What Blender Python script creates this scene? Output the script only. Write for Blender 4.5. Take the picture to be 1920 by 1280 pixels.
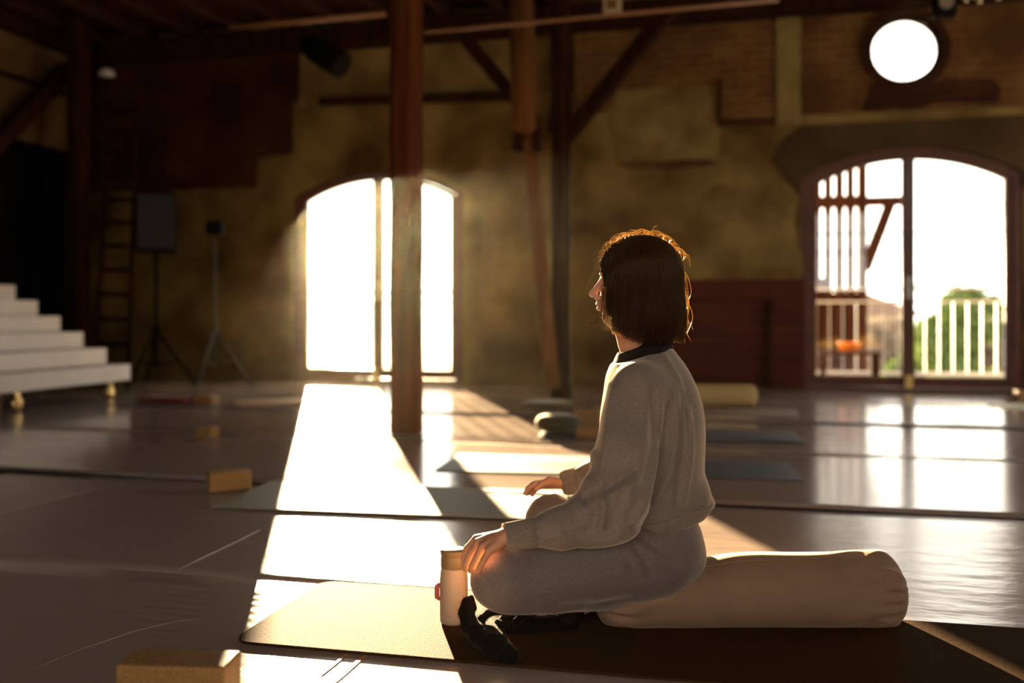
import bpy, math, random
import numpy as np
from mathutils import Vector, Matrix
random.seed(7); np.random.seed(7)
for o in list(bpy.data.objects): bpy.data.objects.remove(o)
PI = math.pi
# ------------------------------------------------------------------ frame
F, YH, H = 1750.0, 590.0, 0.76           # focal length (px of a 1920 frame), horizon row, eye height
A = math.radians(13.77)                  # turn of the hall against the view
CA, SA = math.cos(A), math.sin(A)
HAZE = 1.7e-4
WQ = 9.9                                 # inner face of the far wall, in hall coordinates (p along wall, q towards it)
# ------------------------------------------------------------------ camera
cam = bpy.data.cameras.new('camera'); co = bpy.data.objects.new('camera', cam)
bpy.context.collection.objects.link(co); bpy.context.scene.camera = co
cam.sensor_width = 36; cam.lens = F/1920*36
co.location = (0, 0, H); co.rotation_euler = (PI/2, 0, 0)
cam.shift_y = (YH-640)/1920
cam.dof.use_dof = True; cam.dof.focus_distance = 2.25; cam.dof.aperture_fstop = 1.5
cam.clip_start = 0.05; cam.clip_end = 500
# ------------------------------------------------------------------ light
world = bpy.data.worlds.new('world'); bpy.context.scene.world = world; world.use_nodes = True
bg = world.node_tree.nodes['Background']; bg.inputs[0].default_value = (1.0, 0.92, 0.80, 1); bg.inputs[1].default_value = 5.5
sd = bpy.data.lights.new('sun', 'SUN'); so = bpy.data.objects.new('sun', sd); bpy.context.collection.objects.link(so)
SUN = Vector((-0.2045, 1.0, 0.137)).normalized()
so.rotation_euler = SUN.to_track_quat('Z', 'Y').to_euler(); sd.energy = 105; sd.angle = math.radians(0.6); sd.color = (1.0, 0.74, 0.42)
def RP(p, q, z=0.0): return Vector((p*CA+q*SA, -p*SA+q*CA, z))
ad = bpy.data.lights.new('added_side_fill', 'AREA'); ao = bpy.data.objects.new('added_side_fill', ad)  # added fill lamp out of view, brightens the white steps from the right
bpy.context.collection.objects.link(ao); ad.shape = 'RECTANGLE'; ad.size = 3.4; ad.size_y = 1.9; ad.energy = 44; ad.color = (1.0, 0.88, 0.78)
ao.location = RP(5.75, 6.6, 2.0); ao.rotation_euler = (Vector((CA, -SA, 0))).to_track_quat('Z', 'Y').to_euler()
rd = bpy.data.lights.new('added_rear_fill', 'AREA'); ro = bpy.data.objects.new('added_rear_fill', rd)  # added fill lamp behind the camera, lifts the woman's near side
bpy.context.collection.objects.link(ro); rd.shape = 'RECTANGLE'; rd.size = 5.0; rd.size_y = 1.9; rd.energy = 14; rd.color = (1.0, 0.88, 0.80)
ro.location = RP(0.5, -4.35, 2.3); ro.rotation_euler = Vector((-SA, -CA, 0)).to_track_quat('Z', 'Y').to_euler()
vs = bpy.context.scene.view_settings
vs.view_transform = 'Standard'; vs.look = 'None'; vs.gamma = 1; vs.use_curve_mapping = False; vs.exposure = 0.0

# ------------------------------------------------------------------ helpers
COL = bpy.context.collection
def P(px, py, d): return Vector(((px-960)/F*d, d, H+(YH-py)/F*d))
def fl(px, py, z=0.0):
    d = F*(H-z)/(py-YH); return Vector(((px-960)/F*d, d, z))
def toR(v): return (v.x*CA-v.y*SA, v.x*SA+v.y*CA)
def wq(px, py, q=WQ):
    k = (px-960)/F; d = q/(SA*k+CA); return (d*(CA*k-SA), H+(YH-py)/F*d)
ROT = Matrix.Rotation(-A, 4, 'Z')

def tag(o, label=None, cat=None, group=None, kind=None):
    if label: o['label'] = label
    if cat: o['category'] = cat
    if group: o['group'] = group
    if kind: o['kind'] = kind
    return o
def empty(name, loc, label, cat, group=None, rz=0.0):
    o = bpy.data.objects.new(name, None); COL.objects.link(o); o.location = loc; o.rotation_euler = (0, 0, rz)
    o.empty_display_size = 0.05
    return tag(o, label, cat, group)
def link(name, me, m, parent=None, smooth=False, world_geo=True):
    o = bpy.data.objects.new(name, me); COL.objects.link(o)
    if m: me.materials.append(m)
    if smooth: me.polygons.foreach_set('use_smooth', [True]*len(me.polygons))
    if parent:
        o.parent = parent
        if world_geo:
            M = Matrix.LocRotScale(parent.location, parent.rotation_euler, None)
            pp = parent.parent
            o.matrix_parent_inverse = Matrix()
            if pp: M = Matrix()      # sub-parts share their part's space
            me.transform(M.inverted())
    return o

class MB:
    def __init__(s, M=None): s.v = []; s.f = []; s.M = M
    def add(s, vs_, fs_):
        n = len(s.v)
        for v in vs_:
            v = Vector(v); s.v.append(tuple(s.M @ v) if s.M else tuple(v))
        for f in fs_: s.f.append([i+n for i in f])
        return s
    def box(s, x0, x1, y0, y1, z0, z1, M=None):
        vs_ = [Vector((x, y, z)) for x in (x0, x1) for y in (y0, y1) for z in (z0, z1)]
        if M: vs_ = [M @ v for v in vs_]
        return s.add(vs_, [(0,1,3,2),(4,6,7,5),(0,4,5,1),(2,3,7,6),(0,2,6,4),(1,5,7,3)])
    def bar(s, a, b, w, h, up=(0,0,1)):          # rectangular bar from a to b
        a = Vector(a); b = Vector(b); t = (b-a).normalized(); up = Vector(up)
        if abs(t.dot(up)) > 0.99: up = Vector((0, 1, 0))
        x = t.cross(up).normalized(); y = x.cross(t)
        vs_ = [c + x*sx*w/2 + y*sy*h/2 for c in (a, b) for sx, sy in ((-1,-1),(1,-1),(1,1),(-1,1))]
        return s.add(vs_, [(3,2,1,0),(4,5,6,7),(0,1,5,4),(1,2,6,5),(2,3,7,6),(3,0,4,7)])
    def tube(s, pts, r, n=10, cap=True, sq=1.0):
        pts = [Vector(p) for p in pts]; m = len(pts)
        if not hasattr(r, '__len__'): r = [r]*m
        t0 = (pts[1]-pts[0]).normalized()
        ref = Vector((0,0,1)) if abs(t0.z) < 0.9 else Vector((1,0,0))
        x = t0.cross(ref).normalized(); vs_ = []; fs_ = []
        for i, p in enumerate(pts):
            t = (pts[min(i+1, m-1)]-pts[max(i-1, 0)]).normalized()
            x = (x - t*x.dot(t)).normalized(); y = t.cross(x)
            for j in range(n):
                a = 2*PI*j/n; vs_.append(p + (x*math.cos(a)+y*math.sin(a)*sq)*r[i])
        for i in range(m-1):
            for j in range(n):
                fs_.append((i*n+j, i*n+(j+1)%n, (i+1)*n+(j+1)%n, (i+1)*n+j))
        if cap: fs_ += [tuple(range(n-1, -1, -1)), tuple((m-1)*n+j for j in range(n))]
        return s.add(vs_, fs_)
    def lathe(s, prof, n=32, M=None, cap=True):
        vs_ = []; fs_ = []
        for r, z in prof:
            for j in range(n):
                a = 2*PI*j/n; v = Vector((r*math.cos(a), r*math.sin(a), z)); vs_.append(M @ v if M else v)
        m = len(prof)
        for i in range(m-1):
            for j in range(n): fs_.append((i*n+j, i*n+(j+1)%n, (i+1)*n+(j+1)%n, (i+1)*n+j))
        if cap: fs_ += [tuple(range(n-1, -1, -1)), tuple((m-1)*n+j for j in range(n))]
        return s.add(vs_, fs_)
    def prism(s, poly, t0, t1, plane='XZ'):      # polygon (ccw) extruded
        n = len(poly)
        if plane == 'XZ': vs_ = [(x, t0, z) for x, z in poly]+[(x, t1, z) for x, z in poly]
        else: vs_ = [(x, y, t0) for x, y in poly]+[(x, y, t1) for x, y in poly]
        return s.add(vs_, [tuple(range(n)), tuple(range(2*n-1, n-1, -1))]+[(i, i+n, (i+1)%n+n, (i+1)%n) for i in range(n)])
    def build(s, name, m, parent=None, smooth=False, bevel=0, sub=0, world_geo=True, seg=2):
        me = bpy.data.meshes.new(name); me.from_pydata(s.v, [], s.f); me.validate()
        import bmesh
        bm = bmesh.new(); bm.from_mesh(me); bmesh.ops.recalc_face_normals(bm, faces=bm.faces); bm.to_mesh(me); bm.free()
        o = link(name, me, m, parent, smooth, world_geo)
        if bevel:
            b = o.modifiers.new('bevel', 'BEVEL'); b.width = bevel; b.segments = seg; b.limit_method = 'ANGLE'
        if sub:
            b = o.modifiers.new('sub', 'SUBSURF'); b.levels = sub; b.render_levels = sub
        return o
def sheet_with_holes(outer, holes, y0, y1, M=None, origin=None):
    """flat shape in (x,z) with holes, extruded from y0 to y1 -> mesh"""
    cu = bpy.data.curves.new('tmp', 'CURVE'); cu.dimensions = '2D'; cu.fill_mode = 'BOTH'; cu.extrude = (y1-y0)/2
    for poly in [outer]+holes:
        sp = cu.splines.new('POLY'); sp.points.add(len(poly)-1); sp.use_cyclic_u = True
        for i, (x, z) in enumerate(poly): sp.points[i].co = (x, z, 0, 1)
    ob = bpy.data.objects.new('tmp', cu); COL.objects.link(ob)
    dg = bpy.context.evaluated_depsgraph_get(); dg.update()
    me = bpy.data.meshes.new_from_object(ob.evaluated_get(dg))
    bpy.data.objects.remove(ob); bpy.data.curves.remove(cu)
    T = Matrix(((1,0,0,0),(0,0,1,(y0+y1)/2),(0,1,0,0),(0,0,0,1)))
    me.transform(T)
    if M: me.transform(M)
    me.flip_normals(); me.materials.clear()
    return me

# ------------------------------------------------------------------ materials
def mat(name, col, rough=0.6, spec=0.5, metal=0, noise=None, bump=None, sheen=0, sheen_col=None, coat=0, sss=0, alpha=None, ramp=None):
    m = bpy.data.materials.new(name); m.use_nodes = True; nt = m.node_tree; b = nt.nodes['Principled BSDF']
    b.inputs['Base Color'].default_value = (*col, 1); b.inputs['Roughness'].default_value = rough
    b.inputs['Specular IOR Level'].default_value = spec; b.inputs['Metallic'].default_value = metal
    b.inputs['Coat Weight'].default_value = coat
    if sheen:
        b.inputs['Sheen Weight'].default_value = sheen; b.inputs['Sheen Roughness'].default_value = 0.35
        b.inputs['Sheen Tint'].default_value = (*(sheen_col or (1, .9, .75)), 1)
    if sss:
        b.inputs['Subsurface Weight'].default_value = sss; b.inputs['Subsurface Radius'].default_value = (0.02, 0.006, 0.003)
        b.inputs['Subsurface Scale'].default_value = 0.2
    tc = nt.nodes.new('ShaderNodeTexCoord')
    if noise:                                     # (scale, second colour, detail[, stretch])
        n = nt.nodes.new('ShaderNodeTexNoise'); n.inputs['Scale'].default_value = noise[0]; n.inputs['Detail'].default_value = noise[2]
        mp = nt.nodes.new('ShaderNodeMapping'); mp.inputs['Scale'].default_value = noise[3] if len(noise) > 3 else (1,1,1)
        nt.links.new(tc.outputs['Object'], mp.inputs[0]); nt.links.new(mp.outputs[0], n.inputs[0])
        r = nt.nodes.new('ShaderNodeValToRGB'); r.color_ramp.elements[0].position = 0.35; r.color_ramp.elements[1].position = 0.65
        r.color_ramp.elements[0].color = (*col, 1); r.color_ramp.elements[1].color = (*noise[1], 1)
        nt.links.new(n.outputs['Fac'], r.inputs[0]); nt.links.new(r.outputs[0], b.inputs['Base Color'])
    if bump:                                      # (scale, strength, distance[, stretch])
        n = nt.nodes.new('ShaderNodeTexNoise'); n.inputs['Scale'].default_value = bump[0]; n.inputs['Detail'].default_value = 5
        mp = nt.nodes.new('ShaderNodeMapping'); mp.inputs['Scale'].default_value = bump[3] if len(bump) > 3 else (1,1,1)
        nt.links.new(tc.outputs['Object'], mp.inputs[0]); nt.links.new(mp.outputs[0], n.inputs[0])
        bp = nt.nodes.new('ShaderNodeBump'); bp.inputs['Strength'].default_value = bump[1]; bp.inputs['Distance'].default_value = bump[2]
        nt.links.new(n.outputs['Fac'], bp.inputs['Height']); nt.links.new(bp.outputs[0], b.inputs['Normal'])
    return m
def brick_mat(name, c1, c2, mortar, big):
    m = mat(name, c1, 0.9, 0.1); nt = m.node_tree; b = nt.nodes['Principled BSDF']
    tc = nt.nodes['Texture Coordinate']; mp = nt.nodes.new('ShaderNodeMapping'); mp.inputs['Rotation'].default_value = (PI/2, 0, 0)
    br = nt.nodes.new('ShaderNodeTexBrick'); br.inputs['Scale'].default_value = 1.0
    br.inputs['Brick Width'].default_value = 0.26; br.inputs['Row Height'].default_value = 0.085; br.inputs['Mortar Size'].default_value = 0.008
    br.inputs['Color1'].default_value = (*c1, 1); br.inputs['Color2'].default_value = (*c2, 1); br.inputs['Mortar'].default_value = (*mortar, 1)
    nt.links.new(tc.outputs['Object'], mp.inputs[0]); nt.links.new(mp.outputs[0], br.inputs[0])
    n = nt.nodes.new('ShaderNodeTexNoise'); n.inputs['Scale'].default_value = 1.4; n.inputs['Detail'].default_value = 6
    nt.links.new(tc.outputs['Object'], n.inputs[0])
    r = nt.nodes.new('ShaderNodeValToRGB'); r.color_ramp.elements[0].position = 0.4; r.color_ramp.elements[1].position = 0.62
    mx = nt.nodes.new('ShaderNodeMix'); mx.data_type = 'RGBA'; mx.inputs['B'].default_value = (*big, 1)
    nt.links.new(n.outputs['Fac'], r.inputs[0]); nt.links.new(r.outputs[0], mx.inputs['Factor'])
    nt.links.new(br.outputs[0], mx.inputs['A']); nt.links.new(mx.outputs['Result'], b.inputs['Base Color'])
    bp = nt.nodes.new('ShaderNodeBump'); bp.inputs['Strength'].default_value = 0.6; bp.inputs['Distance'].default_value = 0.01
    nt.links.new(br.outputs['Fac'], bp.inputs['Height']); bp.invert = True; nt.links.new(bp.outputs[0], b.inputs['Normal'])
    return m

M_plaster = mat('old_plaster', (0.26, 0.165, 0.048), 0.95, 0.1, noise=(1.3, (0.085, 0.042, 0.010), 9), bump=(6, 0.5, 0.02))
M_plaster2 = mat('pale_plaster', (0.28, 0.185, 0.060), 0.95, 0.1, noise=(2.2, (0.15, 0.085, 0.024), 7), bump=(6, 0.5, 0.02))
M_render = mat('brown_render', (0.09, 0.052, 0.020), 0.95, 0.1, noise=(1.6, (0.05, 0.026, 0.009), 6), bump=(5, 0.5, 0.02))
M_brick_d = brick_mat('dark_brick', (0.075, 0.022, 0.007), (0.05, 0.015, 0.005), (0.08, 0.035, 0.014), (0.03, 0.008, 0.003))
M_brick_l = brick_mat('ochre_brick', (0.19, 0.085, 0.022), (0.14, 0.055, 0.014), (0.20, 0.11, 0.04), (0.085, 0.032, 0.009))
M_wood_d = mat('dark_timber', (0.040, 0.011, 0.003), 0.85, 0.1, noise=(3, (0.018, 0.005, 0.002), 6, (6, 6, 0.5)), bump=(12, 0.4, 0.01, (6, 6, 0.5)))
M_wood_m = mat('old_timber', (0.115, 0.030, 0.007), 0.85, 0.1, noise=(3, (0.06, 0.014, 0.003), 6, (6, 6, 0.5)), bump=(12, 0.5, 0.01, (6, 6, 0.5)))
M_wood_l = mat('lighter_timber', (0.17, 0.065, 0.015), 0.85, 0.1, noise=(3, (0.10, 0.036, 0.009), 6, (6, 6, 0.5)), bump=(12, 0.4, 0.01, (6, 6, 0.5)))
M_frame = mat('red_brown_frame', (0.11, 0.028, 0.007), 0.5, 0.4, noise=(6, (0.07, 0.017, 0.004), 4))
M_board = mat('red_boards', (0.10, 0.015, 0.005), 0.7, 0.2, noise=(2, (0.06, 0.009, 0.003), 5, (0.6, 1, 8)), bump=(8, 0.3, 0.01, (0.5, 1, 10)))
M_ceil = mat('ceiling_boards', (0.05, 0.016, 0.009), 0.85, 0.15, noise=(2, (0.028, 0.009, 0.005), 4, (1, 8, 1)))
M_side = mat('side_wall_plaster', (0.22, 0.125, 0.045), 0.95, 0.1, noise=(1.5, (0.13, 0.065, 0.02), 5))
M_cloth_b = mat('black_curtain', (0.006, 0.005, 0.005), 0.95, 0.05)
M_black = mat('black_plastic', (0.005, 0.0035, 0.003), 0.8, 0.1)
M_metal = mat('grey_metal', (0.35, 0.33, 0.29), 0.35, 0.5, metal=1)
M_greenpaint = mat('grey_green_stand', (0.06, 0.065, 0.045), 0.6, 0.3)
M_white = mat('white_painted_wood', (0.76, 0.70, 0.65), 0.55, 0.4, noise=(3, (0.70, 0.64, 0.59), 4))
M_brass = mat('brass', (0.6, 0.42, 0.16), 0.3, 0.5, metal=1)
def cork(name, a, b): return mat(name, a, 0.5, 0.5, noise=(220, b, 3), bump=(300, 0.35, 0.002))
M_cork = cork('cork', (0.36, 0.19, 0.05), (0.24, 0.115, 0.03))
def floor_mat(name, col, rough, bump_s, bscale):
    m = mat(name, col, rough, 0.6); nt = m.node_tree; b = nt.nodes['Principled BSDF']
    tc = nt.nodes['Texture Coordinate']
    n = nt.nodes.new('ShaderNodeTexNoise'); n.inputs['Scale'].default_value = bscale; n.inputs['Detail'].default_value = 3
    mp = nt.nodes.new('ShaderNodeMapping'); mp.inputs['Scale'].default_value = (1, 2.2, 1)
    nt.links.new(tc.outputs['Object'], mp.inputs[0]); nt.links.new(mp.outputs[0], n.inputs[0])
    n2 = nt.nodes.new('ShaderNodeTexNoise'); n2.inputs['Scale'].default_value = 35; n2.inputs['Detail'].default_value = 4
    nt.links.new(mp.outputs[0], n2.inputs[0])
    ad_ = nt.nodes.new('ShaderNodeMath'); ad_.operation = 'MULTIPLY_ADD'; ad_.inputs[1].default_value = 0.05
    nt.links.new(n2.outputs['Fac'], ad_.inputs[0]); nt.links.new(n.outputs['Fac'], ad_.inputs[2])
    bp = nt.nodes.new('ShaderNodeBump'); bp.inputs['Strength'].default_value = bump_s; bp.inputs['Distance'].default_value = 0.02
    nt.links.new(ad_.outputs[0], bp.inputs['Height']); nt.links.new(bp.outputs[0], b.inputs['Normal'])
    n3 = nt.nodes.new('ShaderNodeTexNoise'); n3.inputs['Scale'].default_value = 2.5; n3.inputs['Detail'].default_value = 6
    nt.links.new(tc.outputs['Object'], n3.inputs[0])
    mr = nt.nodes.new('ShaderNodeMapRange'); mr.inputs[3].default_value = rough*0.8; mr.inputs[4].default_value = rough*1.3
    nt.links.new(n3.outputs['Fac'], mr.inputs[0]); nt.links.new(mr.outputs[0], b.inputs['Roughness'])
    return m
M_floor = floor_mat('pale_floor_board', (0.36, 0.30, 0.27), 0.24, 0.10, 2.5)
M_sheet_gloss = floor_mat('glossy_floor_sheet', (0.38, 0.30, 0.26), 0.15, 0.06, 3.0)
M_sheet_matt = floor_mat('satin_floor_sheet', (0.37, 0.285, 0.245), 0.22, 0.17, 5.0)
for _q in (M_sheet_matt, M_sheet_gloss): _q.node_tree.nodes['Principled BSDF'].inputs['Specular IOR Level'].default_value = 0.95
nt = M_sheet_matt.node_tree; _b = [n for n in nt.nodes if n.type == 'BUMP'][0]; _tc = nt.nodes['Texture Coordinate']
_w = nt.nodes.new('ShaderNodeTexWave'); _w.bands_direction = 'Y'; _w.inputs['Scale'].default_value = 6.5; _w.inputs['Distortion'].default_value = 5; _w.inputs['Detail'].default_value = 2; _w.inputs['Detail Scale'].default_value = .6
_c = toR(fl(400, 1148)); _vm = nt.nodes.new('ShaderNodeVectorMath'); _vm.operation = 'DISTANCE'; _vm.inputs[1].default_value = (_c[0], _c[1], 0)
_r = nt.nodes.new('ShaderNodeMapRange'); _r.inputs[1].default_value = .08; _r.inputs[2].default_value = .34; _r.inputs[3].default_value = .35; _r.inputs[4].default_value = 0
_x = nt.nodes.new('ShaderNodeMath'); _x.operation = 'MULTIPLY'; _y = nt.nodes.new('ShaderNodeMath'); _y.operation = 'ADD'
nt.links.new(_tc.outputs['Object'], _w.inputs[0]); nt.links.new(_tc.outputs['Object'], _vm.inputs[0]); nt.links.new(_vm.outputs['Value'], _r.inputs[0])
nt.links.new(_w.outputs['Fac'], _x.inputs[0]); nt.links.new(_r.outputs[0], _x.inputs[1]); nt.links.new(_x.outputs[0], _y.inputs[0])
nt.links.new(_b.inputs['Height'].links[0].from_socket, _y.inputs[1]); nt.links.new(_y.outputs[0], _b.inputs['Height'])
M_glass = bpy.data.materials.new('window_glass'); M_glass.use_nodes = True
nt = M_glass.node_tree; nt.nodes.clear()
_o = nt.nodes.new('ShaderNodeOutputMaterial'); _m = nt.nodes.new('ShaderNodeMixShader'); _t = nt.nodes.new('ShaderNodeBsdfTransparent')
_g = nt.nodes.new('ShaderNodeBsdfGlossy'); _f = nt.nodes.new('ShaderNodeFresnel'); _g.inputs['Roughness'].default_value = 0.02
_t.inputs[0].default_value = (0.97, 0.97, 0.96, 1)
nt.links.new(_f.outputs[0], _m.inputs[0]); nt.links.new(_t.outputs[0], _m.inputs[1]); nt.links.new(_g.outputs[0], _m.inputs[2]); nt.links.new(_m.outputs[0], _o.inputs[0])

# ------------------------------------------------------------------ hall shell (hall coordinates, turned by ROT)
def arch(cx, hw, zs, ztop, z0, n=18):
    pts = [(cx-hw, z0), (cx+hw, z0)]
    rise = ztop-zs; R = (hw*hw+rise*rise)/(2*rise)
    a0 = math.asin(hw/R)
    for i in range(n+1):
        a = a0-2*a0*i/n; pts.append((cx+R*math.sin(a), ztop-R+R*math.cos(a)))
    return pts
def circle(cx, cz, r, n=40): return [(cx+r*math.cos(2*PI*i/n), cz+r*math.sin(2*PI*i/n)) for i in range(n)]
DL = (wq(569, 500)[0]+wq(847, 500)[0])/2
DR = (wq(1535, 500)[0]+wq(1882, 500)[0])/2
RW = wq(1697, 92); RR = 0.305
PL, PR_, QB, CZ = -7.83, 5.5, -4.0, 4.15
def struct(name, me_or_mb, m, parent=None, **k):
    if isinstance(me_or_mb, MB): o = me_or_mb.build(name, m, parent, **k)
    else: o = link(name, me_or_mb, m, parent)
    if not parent: o['kind'] = 'structure'
    o.matrix_world = ROT if not parent else o.matrix_world
    if not parent: o.rotation_euler = (0, 0, -A)
    return o
HW = 0.88
wall_back = struct('wall_back', sheet_with_holes([(PL-.3, -.1), (PR_+.3, -.1), (PR_+.3, CZ+.2), (PL-.3, CZ+.2)],
    [arch(DL, HW+.15, 2.11, 2.40, .0), arch(DR, HW+.15, 2.13, 2.42, .0), circle(*RW, RR+.03)], WQ, WQ+.22), M_plaster)
def hchild(name, mb, m, parent, **k):        # child whose geometry is given in the same hall coordinates
    o = mb.build(name, m, None, **k); o.parent = parent; return o
# masonry relief: patches of bare brick and later plaster standing proud of the wall
def patch(name, px, t, m, jit=0.012):
    poly = [wq(x, y) for x, y in px]; out = []
    for i in range(len(poly)):
        a = Vector(poly[i]); b = Vector(poly[(i+1) % len(poly)]); L = (b-a).length; n = max(1, int(L/0.12))
        for k in range(n):
            v = a.lerp(b, k/n); out.append((v.x+random.uniform(-jit, jit), v.y+random.uniform(-jit, jit)))
    me = sheet_with_holes(out, [], WQ-t, WQ+.01); o = link(name, me, m); o.parent = wall_back; return o
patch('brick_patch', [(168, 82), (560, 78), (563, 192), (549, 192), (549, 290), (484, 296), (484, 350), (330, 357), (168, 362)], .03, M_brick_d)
patch('plaster_band', [(564, 78), (602, 76), (602, 200), (564, 200)], .025, M_plaster2)
patch('ledge', [(603, 186), (955, 172), (955, 190), (603, 200)], .07, M_brick_d, .004)
patch('plaster_band', [(603, 70), (960, 62), (960, 170), (603, 184)], .012, M_plaster2, .01)
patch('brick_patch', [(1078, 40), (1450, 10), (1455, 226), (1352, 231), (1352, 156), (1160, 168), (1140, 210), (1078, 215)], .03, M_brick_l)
patch('plaster_band', [(1456, 4), (1501, 0), (1501, 232), (1456, 236)], .05, M_plaster2, .006)
patch('brick_patch', [(1345, 150), (1354, 150), (1354, 224), (1452, 222), (1452, 234), (1345, 238)], .05, M_brick_d, .004)
patch('plaster_band', [(1156, 172), (1344, 160), (1344, 300), (1250, 306), (1166, 310), (1142, 235)], .018, M_plaster2, .035)
patch('plaster_band', [(1240, 392), (1330, 350), (1490, 345), (1504, 522), (1250, 526)], .010, M_plaster2, .05)
patch('ledge', [(1162, 306), (1240, 304), (1330, 298), (1343, 308), (1250, 318), (1170, 316)], .025, M_brick_l, .015)
def patch_holes(name, px, holes, t, m):
    me = sheet_with_holes([wq(x, y) for x, y in px], holes, WQ-t, WQ+.01); o = link(name, me, m); o.parent = wall_back
patch_holes('brick_patch', [(1503, -30), (1985, -40), (1985, 196), (1503, 216)], [circle(*RW, RR+.03)], .028, M_brick_l)
patch_holes('round_window_surround', [(p_[0], p_[1]) for p_ in []] or [(1697+84*math.cos(a*PI/16), 92+80*math.sin(a*PI/16)) for a in range(32)], [circle(*RW, RR+.03)], .06, M_brick_d)
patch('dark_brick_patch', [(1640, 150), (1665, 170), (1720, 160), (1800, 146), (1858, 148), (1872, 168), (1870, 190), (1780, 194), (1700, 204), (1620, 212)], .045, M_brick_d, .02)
_a = arch(DR, HW+.15, 2.13, 2.42, .0)
top = [wq(1447, 300), wq(1470, 262), wq(1505, 236), wq(1990, 212), wq(1990, 500)]
arc = [(x, z) for x, z in _a[2:]]
me = sheet_with_holes([top[0], top[1], top[2], top[3], (top[4][0], 2.0), (arc[0][0], 2.0)]+arc+[(arc[-1][0], 1.95), (wq(1500, 400)[0], 1.95)], [], WQ-.02, WQ+.01)
o = link('render_patch', me, M_render); o.parent = wall_back

# wood panelling beside the right door
tr = MB()
x0, x1 = wq(1215, 600)[0], wq(1508, 600)[0]; ztop = wq(1400, 530)[1]
nb = 9
for i in range(nb):
    z0 = .02+(ztop-.02)*i/nb; tr.box(x0, x1, WQ-.035, WQ, z0, z0+(ztop-.02)/nb-.008)
trim1 = struct('trim_1', tr, M_board)
tr = MB(); xx = wq(1441, 600)[0]; tr.box(xx-.035, xx+.035, WQ-.075, WQ-.035, 0, wq(1441, 562)[1]); hchild('batten', tr, M_wood_d, trim1)
tr = MB(); tr.box(x0, x1, WQ-.05, WQ, ztop-.01, ztop+.03); hchild('cap_rail', tr, M_board, trim1)

# doors
def make_door(idx, cx):
    zb = .0; fr = sheet_with_holes(arch(cx, HW+.15, 2.11+.01*idx, 2.40+.01*idx, 0), [arch(cx, HW+.065, 2.08+.01*idx, 2.335+.01*idx, .035)], WQ+.02, WQ+.14)
    d = struct('door_%d' % idx, fr, M_frame); d['label'] = 'arched timber glazed double door in the far wall, ' + ('flooded with sun' if idx == 1 else 'with railing and trees seen through it')
    for s in (-1, 1):
        def half(hw, zs, zt, z0, x_in):
            a = arch(cx, hw, zs, zt, z0, 36); pts = [(x, z) for x, z in a[2:] if (x-cx)*s >= x_in]
            def ztop_at(x):
                rise = zt-zs; R = (hw*hw+rise*rise)/(2*rise); return zt-R+math.sqrt(R*R-(x-cx)**2)
            xi = cx+s*x_in
            if s > 0: return [(xi, z0), (cx+hw, z0)]+[p for p in pts if p[0] > xi+.01]+[(xi, ztop_at(xi))]
            return [(cx-hw, z0), (xi, z0), (xi, ztop_at(xi))]+[p for p in pts if p[0] < xi-.01]
        outer = half(HW+.063, 2.075+.01*idx, 2.33+.01*idx, .04, .004)
        inner = half(HW-.008, 2.06+.01*idx, 2.285+.01*idx, .145, .058)
        me = sheet_with_holes(outer, [inner], WQ+.04, WQ+.10); lf = link('door_leaf', me, M_frame); lf.parent = d
        me = sheet_with_holes([(cx+(x-cx), z) for x, z in inner], [], WQ+.068, WQ+.072); g = link('glass_pane', me, M_glass); g.parent = lf
        gb = MB()
        for zz in (1.0, 1.58): gb.box(cx+s*.046, cx+s*HW, WQ+.06, WQ+.08, zz-.005, zz+.005)
        hchild('glazing_bar', gb, M_frame, lf)
    hm = MB(); hm.box(cx-.02, cx+.02, WQ+.03, WQ+.04, .92, 1.14); hm.tube([(cx+.0, WQ+.03, 1.05), (cx, WQ-.02, 1.05), (cx+.1, WQ-.02, 1.05)], .009)
    hchild('door_handle', hm, M_metal, d)
    hm = MB(); hm.box(cx-.035, cx+.035, WQ+.0, WQ+.04, .03, .16); hchild('door_stop', hm, M_brass, d)
    return d
make_door(1, DL); make_door(2, DR)
wn = struct('window_1', sheet_with_holes(circle(*RW, RR+.03), [circle(*RW, RR)], WQ+.02, WQ+.12), M_wood_d)
wn['label'] = 'round window high in the far wall above the right arched door'
o = link('glass_pane', sheet_with_holes(circle(*RW, RR), [], WQ+.07, WQ+.075), M_glass); o.parent = wn
gb = MB(); gb.box(RW[0]-.003, RW[0]+.003, WQ+.065, WQ+.08, RW[1]-RR, RW[1]+RR); gb.box(RW[0]-RR, RW[0]+RR, WQ+.065, WQ+.08, RW[1]-.003, RW[1]+.003)
hchild('glazing_bar', gb, M_wood_d, wn)

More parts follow.
